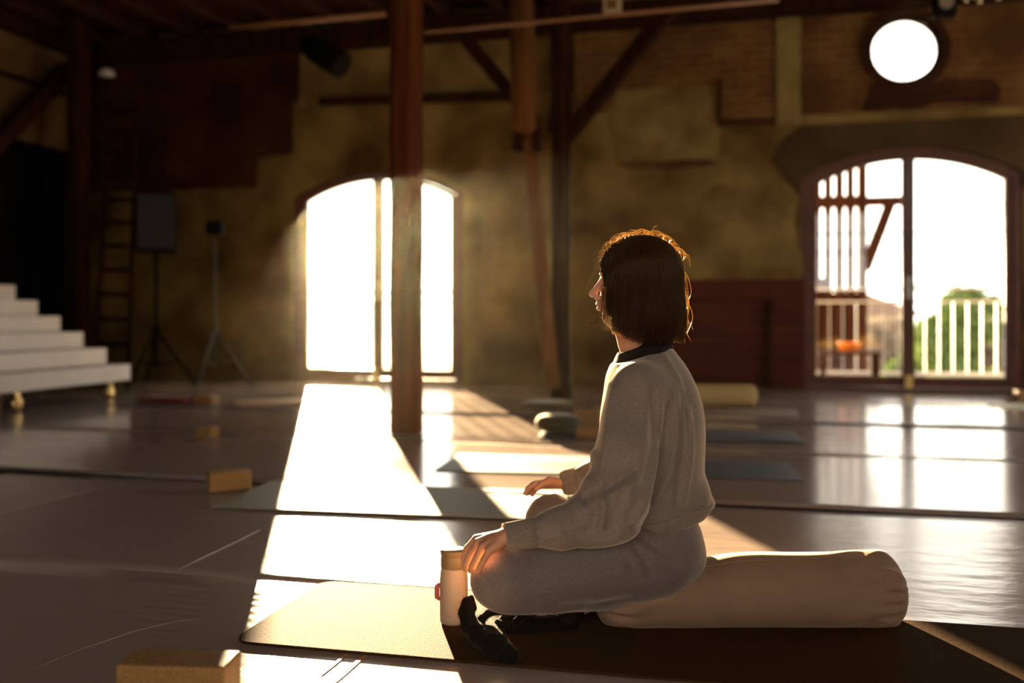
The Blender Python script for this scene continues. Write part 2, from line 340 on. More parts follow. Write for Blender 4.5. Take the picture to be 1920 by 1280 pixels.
m = MB(); m.box(PL-.3, PR_+.3, QB-.3, WQ+.3, -.12, -.004); struct('floor', m, M_floor)
m = MB(); m.box(PL-.25, PL, QB, WQ, -.1, CZ+.2); wall_left = struct('wall_left', m, M_side)
m = MB(); m.box(PL-.25, -2, QB-.25, QB, -.1, CZ+.2); m.box(3, PR_+.25, QB-.25, QB, -.1, CZ+.2); m.box(-2, 3, QB-.25, QB, -.1, 1.3); m.box(-2, 3, QB-.25, QB, 3.3, CZ+.2)
struct('wall_rear', m, M_plaster)
m = MB()
for x in (-2, -.35, 1.3, 2.94): m.box(x, x+.06, QB-.12, QB-.05, 1.3, 3.3)
for z in (1.3, 2.25, 3.24): m.box(-2, 3, QB-.12, QB-.05, z, z+.06)
struct('added_rear_window', m, M_frame)  # unseen rear window, put in for the added fill lamp
def holed_side(x0, x1, q0, q1, z0, z1):
    mb = MB(); mb.box(x0, x1, QB, q0, -.1, CZ+.2); mb.box(x0, x1, q1, WQ, -.1, CZ+.2)
    mb.box(x0, x1, q0, q1, -.1, z0); mb.box(x0, x1, q0, q1, z1, CZ+.2); return mb
struct('wall_right', holed_side(PR_, PR_+.25, 4.9, 8.3, 1.0, 3.0), M_plaster)
w2 = MB()
for q in (4.9, 6.0, 7.1, 8.24): w2.box(PR_+.05, PR_+.12, q, q+.06, 1.0, 3.0)
for z in (1.0, 1.95, 2.94): w2.box(PR_+.05, PR_+.12, 4.9, 8.3, z, z+.06)
struct('added_side_window', w2, M_frame)  # unseen side window, put in for the added side fill
m = MB(); m.box(PL-.3, PR_+.3, QB-.3, WQ+.3, CZ, CZ+.1); struct('ceiling', m, M_ceil)
g = 'ceiling joists running out from the far wall'
i = 0
for p_ in np.arange(PL+.35, PR_, .62):
    m = MB(); m.box(p_-.05, p_+.05, QB, WQ, CZ-.14, CZ); o = m.build('ceiling_joist', M_ceil); o.rotation_euler = (0, 0, -A)
    tag(o, 'dark timber ceiling joist running towards the far wall', 'ceiling joist', g); i += 1
m = MB(); m.box(PL, PR_, WQ-.26, WQ-.002, CZ-.38, CZ-.14); o = m.build('wall_plate_beam', M_wood_d, bevel=.01); o.rotation_euler = (0, 0, -A)
tag(o, 'dark wooden beam along the top of the far wall', 'beam')

# floor sheets, laid in strips parallel to the far wall
qs = [(-1.0, 0.95, M_sheet_matt), (0.95, 2.41, M_sheet_matt), (2.41, 3.83, M_sheet_matt), (3.83, 5.32, M_sheet_gloss), (5.32, 6.85, M_sheet_gloss), (6.85, 8.4, M_sheet_gloss), (8.4, WQ-.02, M_sheet_gloss)]
names = ['satin floor sheet running closest to the viewer, off the cork block', 'satin floor sheet under the dark yoga mat and nearest cork block', 'creased satin floor sheet just beyond the dark yoga mat',
         'glossy floor sheet under the long blue-grey mat behind the woman', 'glossy floor sheet around the foot of the near wooden post', 'glossy floor sheet under the far beige bolster', 'glossy floor sheet along the far wall and arched doors']
for i, (q0, q1, mm) in enumerate(qs):
    mb = MB(); NX, NY = 90, 14
    vs_ = []; lip = .0035*(i % 2)
    for a in range(NX+1):
        for b in range(NY+1):
            x = PL+.02+(PR_-PL-.04)*a/NX; t = b/NY; y = q0-.02+(q1-q0+.02)*t+.012*math.sin(x*1.3+i*2)*(1-t)
            ed = math.exp(-((t)/.05)**2)*(.004+.0035*math.sin(x*2.1+i)+.002*math.sin(x*5.3))
            vs_.append((x, y, .0005*i if False else lip+max(0, ed)*(1 if b < 2 else 1)))
    f = [(a*(NY+1)+b, (a+1)*(NY+1)+b, (a+1)*(NY+1)+b+1, a*(NY+1)+b+1) for a in range(NX) for b in range(NY)]
    mb.add(vs_, f); o = mb.build('floor_sheet', mm, smooth=True); o.rotation_euler = (0, 0, -A)
    sm = o.modifiers.new('thick', 'SOLIDIFY'); sm.thickness = .002; sm.offset = 1
    tag(o, names[i], 'floor sheet', kind=None)
    if i in (1, 2):       # creases pressed into the sheets
        for pix in {1: [[(40, 1268), (150, 1222), (250, 1188), (330, 1168), (440, 1158)]], 2: [[(322, 1074), (400, 1036), (500, 988)], [(-20, 968), (90, 940), (200, 912)]]}[i]:
            cm = MB(); pp = [Vector((*toR(fl(x, y)), lip+.0012)) for x, y in pix]; fine = []
            for a in range(len(pp)-1):
                for b in range(8): fine.append(pp[a].lerp(pp[a+1], b/8))
            cm.tube(fine, [.0025*math.sin(PI*(k+.5)/len(fine))**.5 for k in range(len(fine))], 8); cr = cm.build('crease', mm, smooth=True); cr.parent = o

# ------------------------------------------------------------------ timbers
def post_oct(name, base, top, w, m, label, jag=.006, group=None):
    a, b = Vector(base), Vector(top); n = 14; pts = []; rr = []
    mb = MB(); vs_ = []; fs_ = []
    ns = 26
    for i in range(ns+1):
        c = a.lerp(b, i/ns); c.x += jag*math.sin(i*.9)*.5
        for j in range(8):
            ang = PI/8+PI/4*j-A; r = w/2*1.12*(1+random.uniform(-1, 1)*jag*2)
            k = 1.0 if j % 2 else 1.0
            # chamfered square
            ca_, sa_ = math.cos(PI/8+PI/4*j), math.sin(PI/8+PI/4*j)
            sx = max(-.5, min(.5, ca_*.62))*w*(1+random.uniform(-jag, jag)*2); sy = max(-.5, min(.5, sa_*.62))*w
            vs_.append(c+Vector((sx*CA+sy*SA, -sx*SA+sy*CA, 0)))
    for i in range(ns):
        for j in range(8): fs_.append((i*8+j, i*8+(j+1) % 8, (i+1)*8+(j+1) % 8, (i+1)*8+j))
    fs_ += [tuple(range(7, -1, -1)), tuple(ns*8+j for j in range(8))]
    mb.add(vs_, fs_); o = mb.build(name, m, smooth=False); return tag(o, label, 'post', group)
b = fl(762, 812); post_oct('timber_post', (b.x, b.y, 0.004), (b.x, b.y, CZ-.01), .193, M_wood_m, 'thick reddish timber post standing in the sunlit floor in front of the left door')
dB = 8.6
b1 = P(1052, 590, dB); post_oct('timber_post', (b1.x, b1.y, .002), (b1.x, b1.y, CZ-.01), .17, M_wood_d, 'dark upright timber post further back, behind the woman and carrying braces')
def beam(name, a, b, w, h, m, label, cat='brace', group=None):
    mb = MB(); mb.bar(a, b, w, h); o = mb.build(name, m, bevel=.012); return tag(o, label, cat, group)
beam('diagonal_brace', P(1058, 262, dB-.02), P(1262, 10, dB-.4), .13, .13, M_wood_d, 'diagonal timber brace rising to the right from the rear dark post')
beam('diagonal_brace', P(1000, 225, dB), P(838, 30, dB+.3), .13, .12, M_wood_d, 'diagonal timber brace rising to the left from the rear timber frame')
beam('raking_strut', P(1036, 728, dB-.25), P(990, 235, dB-.15), .13, .14, M_wood_l, 'lighter slightly leaning timber strut left of the rear dark post', 'strut')
mb = MB(); c0 = P(984, 238, dB-.45); mb.tube([c0+Vector((0,0,-.06)), c0+Vector((0,0,-.03)), c0, P(975, -60, dB-.45)], [.06, .10, .115, .11], 20)
o = mb.build('hanging_timber', M_wood_l, smooth=True); tag(o, 'rounded pale timber hanging down beside the rear dark post', 'timber')
mb = MB(); mb.bar(P(970, 285, dB-.42), P(976, 215, dB-.42), .10, .12); mb.bar(P(1006, 285, dB-.42), P(1004, 215, dB-.42), .09, .12)
o = mb.build('timber_collar', M_wood_d, bevel=.02); tag(o, 'dark timber collar clasping the joint under the hanging timber', 'timber')
beam('diagonal_brace', P(1035, 250, dB+.3), P(1062, 30, dB+.3), .10, .10, M_wood_d, 'steep dark timber brace just above the rear dark post', 'brace')
# left corner post and brace
c = RP(PL+.55, WQ-.9); dl = c.y
c2 = P(148, 590, dl)
post_oct('timber_post', (c2.x, c2.y, .002), (c2.x, c2.y, CZ-.01), .22, M_wood_d, 'dark timber post in the far left corner beside the black curtain')
beam('diagonal_brace', RP(-7.6, 8.0, 2.33), RP(-7.6, 9.3, 3.62), .17, .17, M_wood_d, 'dark diagonal brace in the upper left corner against the pale wall')
mb = MB(); mb.box(PL, PL+.04, WQ-4, WQ-.02, 3.36, 3.42); hchild('conduit', mb, M_wood_d, wall_left)
mb = MB(); mb.box(PL, PL+.16, WQ-4.5, WQ-.02, 3.86, 4.1); hchild('wall_plate', mb, M_wood_d, wall_left)

# pipes with lamps under the ceiling
def pipe(name, a, b, r, m, label):
    mb = MB(); mb.tube([a, b], r, 12); o = mb.build(name, m, smooth=True); return tag(o, label, 'pipe')
M_pipe = mat('tan_pipe', (0.26, 0.11, 0.035), 0.5, 0.5)
pipe('ceiling_pipe', P(430, 51, 7.9), P(722, 26, 7.45), .022, M_pipe, 'thin tan pipe under the ceiling left of the near wooden post')
pipe('ceiling_pipe', P(796, 60, 7.6), P(1460, 0, 7.05), .016, M_pipe, 'thin tan pipe under the ceiling running right from the near wooden post')
# black spotlight
e = empty('spotlight', P(606, 90, 8.9), 'black stage spotlight hanging tilted beneath the ceiling pipe', 'spotlight')
mb = MB(); a, b = P(585, 88, 8.9), P(632, 118, 8.8)
mb.tube([a+(a-b)*.35, a, b, b+(b-a)*.18], [.075, .12, .13, .135], 20); mb.build('housing', M_black, e, smooth=False, bevel=.01)
mb = MB(); mb.tube([P(606, 40, 8.9), P(606, 70, 8.9), P(575, 84, 8.82), P(585, 100, 8.82)], .012, 8); mb.build('yoke', M_black, e)
mb = MB(); mb.bar(P(590, 48, 8.9), P(622, 46, 8.9), .06, .06); mb.build('clamp', M_black, e)
e = empty('lamp', P(200, 132, 10), 'small pale dome lamp in the upper left beside the corner post', 'lamp')
mb = MB(); cc = P(200, 142, 10)
mb.lathe([(.085*math.cos(t), .085*math.sin(t)) for t in np.linspace(0, 1.45, 9)], 24, Matrix.Translation(cc)); mb.build('lamp_shade', mat('pale_lamp', (.55, .52, .45), .4), e, smooth=True)
mb = MB(); mb.tube([cc+Vector((0,0,.08)), cc+Vector((0,0,.3))], .012, 8); mb.build('stem', M_black, e)
e = empty('wall_speaker', P(1770, 14, 8.6), 'small dark square speaker high up, right of the round window', 'speaker')
cc = P(1771, 10, 8.6); T = Matrix.Translation(cc) @ ROT
mb = MB(); mb.box(-.10, .10, -.07, .08, -.11, .13, T); mb.build('cabinet', M_black, e, bevel=.02)
mb = MB(); mb.lathe([(.065, 0), (.055, .012), (.035, -.004), (.015, .006), (.003, .012)], 24, T @ Matrix.Translation((0, -.078, .01)) @ Matrix.Rotation(PI/2, 4, 'X'))
mb.build('speaker_cone', mat('cone_grey', (.30, .22, .12), .6), e, smooth=True)
mb = MB(); mb.bar(cc+Vector((0, .06, .12)), cc+Vector((0, .1, .9)), .03, .03); mb.build('bracket', M_black, e)
e = empty('chandelier', P(1838, 0, 8.0), 'hanging brass light with small glinting bulbs at the top right', 'chandelier')
cc = P(1845, -22, 8.0)
mb = MB(); mb.tube([cc, cc+Vector((0, 0, 1.0))], .008, 8); mb.build('stem', M_brass, e)
M_bulb = mat('bulb_glass', (.9, .7, .4), .05, .8, metal=.7)
for k in range(6):
    a_ = k*PI/3+.3; q = cc+Vector((math.cos(a_)*.15, math.sin(a_)*.15, -.02))
    mb = MB(); mb.tube([cc, cc+Vector((math.cos(a_)*.08, math.sin(a_)*.08, -.07)), q], .006, 8); arm = mb.build('arm', M_brass, e)
    mb = MB(); mb.lathe([(.004, -.04), (.018, -.03), (.022, -.012), (.012, .01)], 14, Matrix.Translation(q-Vector((0,0,.03)))); o = mb.build('bulb', M_bulb, None, smooth=True)
    o.parent = arm; o.data.transform(Matrix.Translation(-e.location))
e = empty('junction_box', P(1148, 12, 7.42), 'small beige box fixed on the pipe under the ceiling, above the woman', 'box')
mb = MB(); mb.box(-.07, .07, -.04, .04, -.06, .07, Matrix.Translation(P(1148, 12, 7.42)) @ ROT); mb.build('housing', mat('beige_box', (.5, .36, .16), .6), e, bevel=.01)
mb = MB(); mb.box(-.04, .04, -.05, -.04, -.03, .04, Matrix.Translation(P(1148, 12, 7.42)) @ ROT); mb.build('cover', M_plaster2, e)

# ------------------------------------------------------------------ left: curtain, ladder, speaker stand, light stand, bleacher
mb = MB(); vs_ = []; n = 160
for i in range(n+1):
    q = 4.5+(WQ-4.55)*i/n; off = .07+.035*math.sin(q*26)+.015*math.sin(q*61)
    for k in range(7): vs_.append((PL+off*(1.0+.1*math.sin(k)), q, .03+2.66*k/6))
fs_ = [(i*7+k, (i+1)*7+k, (i+1)*7+k+1, i*7+k+1) for i in range(n) for k in range(6)]
mb.add(vs_, fs_); o = mb.build('curtain', M_cloth_b, smooth=True); o.rotation_euler = (0, 0, -A); tag(o, 'black floor-length curtain hung along the left wall behind the white steps', 'curtain')
s = o.modifiers.new('t', 'SOLIDIFY'); s.thickness = .006
# ladder
dL = 10.1
e = empty('ladder', fl(215, 705), 'dark wooden ladder leaning on the far wall, left of the black speaker', 'ladder')
lb = (fl(185, 718), fl(243, 718)); d_l = 10.6
la, lt = P(178, 700, 9.9), P(204, 190, 11.0); ra, rt = P(240, 702, 9.8), P(256, 190, 10.9)
la.z = ra.z = .01
for a, b in ((la, lt), (ra, rt)):
    mb = MB(); mb.bar(a, b, .045, .07); mb.build('rail', M_wood_d, e)
for k in range(12):
    t = .05+k*.083; mb = MB(); mb.bar(la.lerp(lt, t), ra.lerp(rt, t), .03, .05); mb.build('rung', M_wood_d, e)
# speaker on tripod
def tripod(e, base, h, spread, hub, r, m, rot=0.3):
    mb = MB(); mb.tube([base+Vector((0, 0, hub*.35)), base+Vector((0, 0, h))], r, 12); mb.build('pole', m, e, smooth=True)
    for k in range(3):
        a = rot+k*2*PI/3; ft = base+Vector((math.cos(a)*spread, math.sin(a)*spread, .012))
        mb = MB(); mb.tube([base+Vector((0, 0, hub)), ft], r*.75, 8); mb.build('leg', m, e, smooth=True)
        mb = MB(); mb.tube([base+Vector((0, 0, hub*.4)), (base+Vector((0, 0, hub))).lerp(ft, .55)], r*.5, 8); mb.build('strut', m, e, smooth=True)
    mb = MB(); mb.tube([base+Vector((0, 0, hub-.04)), base+Vector((0, 0, hub+.04))], r*1.9, 12); mb.build('collar', m, e)
ds = 9.7; bs = P(293, 590, ds); bs.z = 0
e = empty('speaker_stand', bs, 'black tripod stand carrying the large black speaker near the ladder', 'speaker stand'); tripod(e, bs, 1.40, .42, .60, .02, M_black, .1)
zb, zt = P(0, 473, ds).z, P(0, 362, ds).z
e = empty('loudspeaker', Vector((bs.x, bs.y, zb)), 'large black loudspeaker mounted on the tripod stand beside the ladder', 'speaker')
T = Matrix.Translation((bs.x, bs.y, 0)) @ Matrix.Rotation(.32, 4, 'Z')
mb = MB(); mb.box(-.2, .2, -.17, .17, zb, zt, T); mb.build('cabinet', M_black, e, bevel=.025)
mb = MB(); mb.box(-.175, .175, -.185, -.165, zb+.03, zt-.03, T); mb.build('grille', mat('grille', (.02, .016, .014), .8), e, bevel=.006)
dt = 9.6; bt = P(403, 590, dt); bt.z = 0
e = empty('light_stand', bt, 'thin grey-green tripod light stand with a small black head, left of the sunlit door', 'light stand'); tripod(e, bt, P(0, 445, dt).z, .38, .62, .013, M_greenpaint, .35)
mb = MB(); T = Matrix.Translation((bt.x, bt.y, 0)); mb.box(-.085, .085, -.05, .05, P(0, 440, dt).z, P(0, 415, dt).z, T); mb.build('lamp_head', M_black, e, bevel=.01)

# white tiered steps
BP, BQ = -5.45, 7.5
e = empty('tiered_steps', RP(BP-.7, 5.6), 'white wooden tiered steps on castors at the left edge, in front of the curtain', 'steps', rz=-A)
for k in range(6):
    z0 = .16+.147*k; mb = MB(); p1 = BP-.25*k
    mb.box(p1-.30 if k < 5 else p1-.6, p1, 3.2, BQ, z0+.002, z0+.147); mb.M = None
    mb.v = [tuple(RP(*v)) for v in mb.v]; mb.build('step', M_white, e, bevel=.006)
    mb = MB(); mb.box(p1-.30, p1+.012, 3.19, BQ+.012, z0+.147, z0+.165) if k in () else None
for q in (7.32, 6.2, 5.0, 3.8):
    for pp in (BP-.08, BP-1.3):
        c = RP(pp, q, 0)
        mb = MB(); mb.tube([c+Vector((0, 0, .11)), c+Vector((0, 0, .16 if pp > BP-1 else .85))], .022, 10); lg = mb.build('leg', M_brass, e)
        mb = MB(); mb.lathe([(.02, -.018), (.052, -.016), (.057, 0), (.052, .016), (.02, .018)], 20, Matrix.Translation(c+Vector((0, 0, .06))) @ Matrix.Rotation(-A, 4, 'Z') @ Matrix.Rotation(PI/2, 4, 'Y'))
        o = mb.build('castor', M_black if False else M_brass, None, smooth=True); o.parent = lg
        o.data.transform(Matrix.LocRotScale(e.location, e.rotation_euler, None).inverted())
# little things by the steps
M_tan = mat('tan_fabric', (.5, .22, .08), .8)
def bolster(name, c, ax, L, r, m, label, group=None, sy=1.0):
    mb = MB(); ax = Vector(ax).normalized(); R = ax.to_track_quat('Z', 'Y').to_matrix().to_4x4()
    pr = [(.01, 0), (r*.5, .004), (r*.85, .018), (r*.98, .045), (r, .09)]+[(r*(1+.01*math.sin(k)), .09+(L-.18)*k/6) for k in range(1, 6)]
    pr += [(a, L-b_) for a, b_ in pr[:5][::-1]]
    mb.lathe(pr, 36, Matrix.Translation(Vector(c)-ax*L/2) @ R); o = mb.build(name, m, smooth=True); return tag(o, label, 'bolster', group)
c = P(-22, 646, 6.95); bolster('rolled_mat', RP(BP-.25*2+.13+.03, 5.72, .16+.147*2+.057), (RP(0, 1)), .45, .052, M_tan, 'small orange-brown roll lying on a lower white step at the left edge')['category'] = 'roll'

# ------------------------------------------------------------------ mats, blocks, cushions across the floor
def mat_thing(name, pts, th, z0, m, label, rad=.03, group=None):
    """yoga mat from corner (world xy), length vector, width vector"""
    o_, L, W = pts; poly = []
    l, w = L.length, W.length; ul, uw = L/l, W/w
    for cx, cy, a0 in ((l-rad, rad, -PI/2), (l-rad, w-rad, 0), (rad, w-rad, PI/2), (rad, rad, PI)):
        for k in range(7):
            a = a0+PI/2*k/6; p = o_+ul*(cx+rad*math.cos(a))+uw*(cy+rad*math.sin(a)); poly.append((p.x, p.y))
    mb = MB(); mb.prism(poly, z0, z0+th, 'XY'); o = mb.build(name, m, bevel=min(.002, th*.3)); return tag(o, label, 'yoga mat', group)
U = Vector((CA, -SA, 0)); V = Vector((SA, CA, 0))
def U_(a): a = math.radians(a); return Vector((math.cos(a), -math.sin(a), 0)), Vector((math.sin(a), math.cos(a), 0))
ZF = .0065
M_ymat = mat('dark_tan_mat', (0.062, 0.031, 0.011), 0.8, 0.02, noise=(500, (0.040, 0.018, 0.007), 2), bump=(420, 0.6, 0.002, (1, .35, 1)))
fl_ = fl(432, 1203, .01); u_, v_ = U_(12.8)
mat_thing('yoga_mat', (fl_, u_*1.93, v_*.50), .007, ZF-.0005, M_ymat, 'dark rounded yoga mat under the woman, bolster and bottle', rad=.05)
M_sage = mat('blue_grey_mat', (0.085, 0.085, 0.095), 0.5, 0.5, bump=(300, .3, .002))
M_sage2 = mat('sage_mat', (0.28, 0.26, 0.20), 0.55, 0.5, bump=(300, .3, .002))
c = fl(393, 954); mat_thing('yoga_mat', (c, U_(10)[0]*1.75, U_(10)[1]*.56), .005, ZF, M_sage2, 'pale sage yoga mat in the sunlight directly beyond the bottle', .012)
c = fl(1508, 905); mat_thing('yoga_mat', (c-U_(9.5)[0]*1.72, U_(9.5)[0]*1.72, U_(9.5)[1]*.55), .005, ZF, M_sage, 'blue-grey yoga mat behind the woman, nearer of the two dark blue mats', .01)
c = fl(1512, 831); mat_thing('yoga_mat', (c-U_(8)[0]*1.6, U_(8)[0]*1.6, U_(8)[1]*.5), .005, ZF, M_sage, 'blue-grey yoga mat behind the woman, further of the two dark blue mats', .01)
c = fl(1500, 783); mat_thing('yoga_mat', (c-U*1.6, U*1.6, V*.5), .006, ZF, mat('pale_mat', (.30, .22, .16), .6), 'pale thin yoga mat on the floor just in front of the far beige bolster', .01)
c = fl(452, 762); mat_thing('yoga_mat', (c, U_(-30)[0]*.75, U_(-30)[1]*.35), .012, ZF, mat('tan_mat', (.42, .24, .09), .6), 'small tan mat on the far floor left of the sun patch', .01)
c = fl(262, 757); mat_thing('folded_blanket', (c, U*.42, V*.30), .05, ZF, mat('maroon_blanket', (.13, .022, .012), .9), 'low dark red folded blanket on the floor right of the white steps', .02)['category'] = 'blanket'
c = fl(1878, 768); mat_thing('yoga_mat', (c, U*1.5, V*.5), .006, ZF, mat('light_green_mat', (.5, .5, .36), .6), 'light green mat at the right edge in front of the right door', .01)
def block(c, w, dpt, h, yaw, label, m=M_cork, bev=.006, z0=ZF, group=None):
    mb = MB(); mb.box(0, w, 0, dpt, 0, h, Matrix.Translation((c.x, c.y, z0)) @ Matrix.Rotation(yaw, 4, 'Z')); o = mb.build('cork_block', m, bevel=bev, seg=3)
    return tag(o, label, 'yoga block', group)
c = fl(215, 1246, .125); block(c, .203, .088, .1185, math.radians(-3.6), 'cork yoga block in the near left foreground, cut by the frame')
c = fl(393, 927); block(c, .178, .075, .083, math.radians(30), 'cork yoga block beyond the foreground, by the corner of the sage mat')
c = fl(362, 757); block(c, .18, .12, .07, -A, 'small far cork block beside the dark red folded blanket')
c = fl(366, 823); block(c, .11, .09, .07, -A, 'small cork block alone on the floor halfway to the white steps')
c = fl(1080, 823); block(c, .17, .12, .07, -A, 'orange cork block next to the dark round cushion, lower one')
c = fl(1076, 800); block(c, .17, .12, .105, -A+.1, 'cork block standing just behind the lower orange block by the cushion')
c = fl(1910, 753); block(c, .22, .12, .09, -A+.1, 'orange cork block at the far right edge near the door')
def cushion(px0, px1, py0, py1, m, label, ht=None):
    c0 = fl(px0, py1-3); c1 = fl(px1, py1-3); R = (c1-c0).length/2; c = (c0+c1)/2; c.y += R*.6; h = ht or (py1-py0)/F*c.y*.8
    pr = [(.01, 0)]+[(R*(.80+.20*math.sin(PI*t)), h*t) for t in np.linspace(0, 1, 9)[1:-1]]+[(R*.7, h*.97), (R*.4, h*1.02), (.01, h*1.0)]
    mb = MB(); mb.lathe(pr, 28, Matrix.Translation((c.x, c.y, ZF))); o = mb.build('round_cushion', m, smooth=True, sub=1); return tag(o, label, 'cushion')
M_cush = mat('dark_green_cushion', (.055, .052, .03), .9, .2, sheen=.4)
cushion(1004, 1092, 776, 819, M_cush, 'dark green round meditation cushion at the edge of the sunlight')
cushion(980, 1078, 752, 770, M_cush, 'flat dark cushion lying behind the round green one', .05)
M_beige = mat('beige_cotton', (.46, .33, .20), .85, .2, noise=(7, (.42, .30, .18), 3), sheen=.3)
e2 = fl(1420, 766); bolster('yoga_bolster', Vector((e2.x-.37, e2.y+.11, ZF+.091)), U_(3)[0], .78, .092, mat('far_beige_cotton', (.50, .34, .14), .85), 'beige bolster lying on the far floor in front of the red boards')

M_light_stroke = mat('painted_light_stroke', (.55, .22, .05), .5)  # golden strokes of light on the sheet, painted as flat tapered strips
for (x0, y0), (x1, y1), w_, lb in (((602, 1266), (660, 1217), .006, 'thin painted stroke of golden light on the sunlit sheet, the shorter one near the mat edge'), ((612, 1292), (694, 1219), .010, 'thin painted stroke of golden light on the sunlit sheet, the longer one near the mat edge')):
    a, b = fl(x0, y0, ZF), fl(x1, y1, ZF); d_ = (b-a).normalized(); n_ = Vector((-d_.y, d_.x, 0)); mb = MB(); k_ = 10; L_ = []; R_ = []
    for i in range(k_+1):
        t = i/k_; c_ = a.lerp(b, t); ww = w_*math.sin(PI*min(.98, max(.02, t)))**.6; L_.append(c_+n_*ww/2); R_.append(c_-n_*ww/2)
    mb.prism([(p.x, p.y) for p in L_+R_[::-1]], ZF-.001, ZF+.0008, 'XY'); tag(mb.build('light_stroke', M_light_stroke), lb, 'strip')
# ------------------------------------------------------------------ main bolster
BC = Vector((0.580, 2.30, 0)); BR = .094
mb = MB(); NS, NR = 120, 96; vs_ = []; L = .767
def bol_pt(s, a):
    x = -L/2+L*s; e_ = min(s, 1-s)*L
    edge = min(1.0, e_/.085); r = BR*(1-(1-edge)**2.6)**.5 if edge < 1 else BR
    if edge < .02: r = BR*.18
    z_sc = 1.0; press = 1/(1+math.exp((x+.10)/.045))     # flattened where she sits
    ca, sa = math.cos(a), math.sin(a)
    wr = .0070*math.exp(-((e_-.055)/.035)**2)*(math.sin(a*13+4*math.sin(a*2)))+.0025*math.exp(-((e_-.12)/.05)**2)*math.sin(a*9+x*30)
    wr += .002*math.sin(x*16+a*2)*math.exp(-((a-PI/2)/.8)**2)
    rr_ = r+wr
    y = ca*rr_*(1.06+.15*press); z = sa*rr_
    if z > 0: z *= (1-.42*press)
    if z < -.07: z = -.07+(z+.07)*.45
    return (x, y, z+.07+.0112)
for i in range(NS+1):
    s = i/NS; s = .5-.5*math.cos(PI*s)*(1) if False else s
    s = .5*(1-math.cos(PI*s))*.5+s*.5
    for j in range(NR): vs_.append(bol_pt(s, 2*PI*j/NR))
fs_ = [(i*NR+j, i*NR+(j+1) % NR, (i+1)*NR+(j+1) % NR, (i+1)*NR+j) for i in range(NS) for j in range(NR)]
fs_ += [tuple(range(NR-1, -1, -1)), tuple(NS*NR+j for j in range(NR))]
mb.M = Matrix.Translation(BC) @ Matrix.Rotation(math.radians(-1.0), 4, 'Z'); mb.add(vs_, fs_)
eb = empty('yoga_bolster', BC, 'large beige cotton bolster on the dark mat, the woman sitting on its left end', 'bolster')
M_bol = mat('bolster_cotton', (.31, .185, .115), .8, .15, noise=(9, (.27, .16, .10), 3), bump=(900, .25, .001), sheen=.5, sheen_col=(1, .75, .5))
mb.build('cover', M_bol, eb, smooth=True)
mb = MB(); T = Matrix.Translation(P(1676, 1133, 2.215)) @ Matrix.Rotation(math.radians(50), 4, 'Z'); mb.box(-.011, .011, -.0008, .0008, -.012, .012, T); mb.build('fabric_tag', mat('white_tag', (.55, .42, .36), .7), eb)
mb = MB(); mb.box(.002, .009, -.0018, -.0008, -.011, .011, T); mb.build('tag_stripe', mat('red_tag', (.45, .03, .03), .7), eb)
mb = MB(); sp = [Vector(bol_pt(.5*(1-math.cos(PI*t)) , PI*.62)) for t in np.linspace(.12, .93, 40)]
mb.tube([mb_ + BC for mb_ in sp], .0012, 6); mb.build('seam', M_bol, eb)

# ------------------------------------------------------------------ bottle
bc = Vector((-.1415, 2.27, ZF+.0065))
e = empty('vacuum_bottle', bc, 'pale insulated drinking bottle with brown lid standing on the mat by her knee', 'bottle')
T = Matrix.Translation(bc)
mb = MB(); mb.lathe([(.030, 0), (.0325, .003), (.0335, .01), (.034, .06), (.034, .105), (.0325, .122), (.031, .130), (.0305, .134)], 48, T)
mb.build('bottle_body', mat('pale_bottle', (.56, .41, .28), .45, .4), e, smooth=True)
mb = MB(); mb.lathe([(.0305, .134), (.0315, .136), (.0315, .158), (.0305, .161), (.0305, .163), (.0318, .166), (.033, .174), (.0335, .176), (.028, .1785), (.01, .179)], 48, T)
mb.build('lid', mat('brown_lid', (.28, .18, .08), .45, .5), e, smooth=True)
M_pink = mat('pink_silicone', (.60, .14, .13), .5, .4, sss=.2)
mb = MB(); mb.tube([bc+Vector((-.0345, 0, .058)), bc+Vector((-.040, -.004, .062)), bc+Vector((-.0405, -.005, .076)), bc+Vector((-.040, -.004, .088)), bc+Vector((-.0345, 0, .093))], .0062, 10); mb.build('loop', M_pink, e, smooth=True)
mb = MB(); mb.v = []
for k in range(12):
    a = -PI/2-.55+.045*k
    if k % 4 != 3:
        p0 = bc+Vector((.0339*math.cos(a), .0339*math.sin(a), .024)); mb.box(-.0005, .0005, -.0003, .0003, -.001, .001, Matrix.Translation(p0) @ Matrix.Rotation(a+PI/2, 4, 'Z'))
mb.build('printed_mark', mat('grey_print', (.35, .27, .2), .6), e)
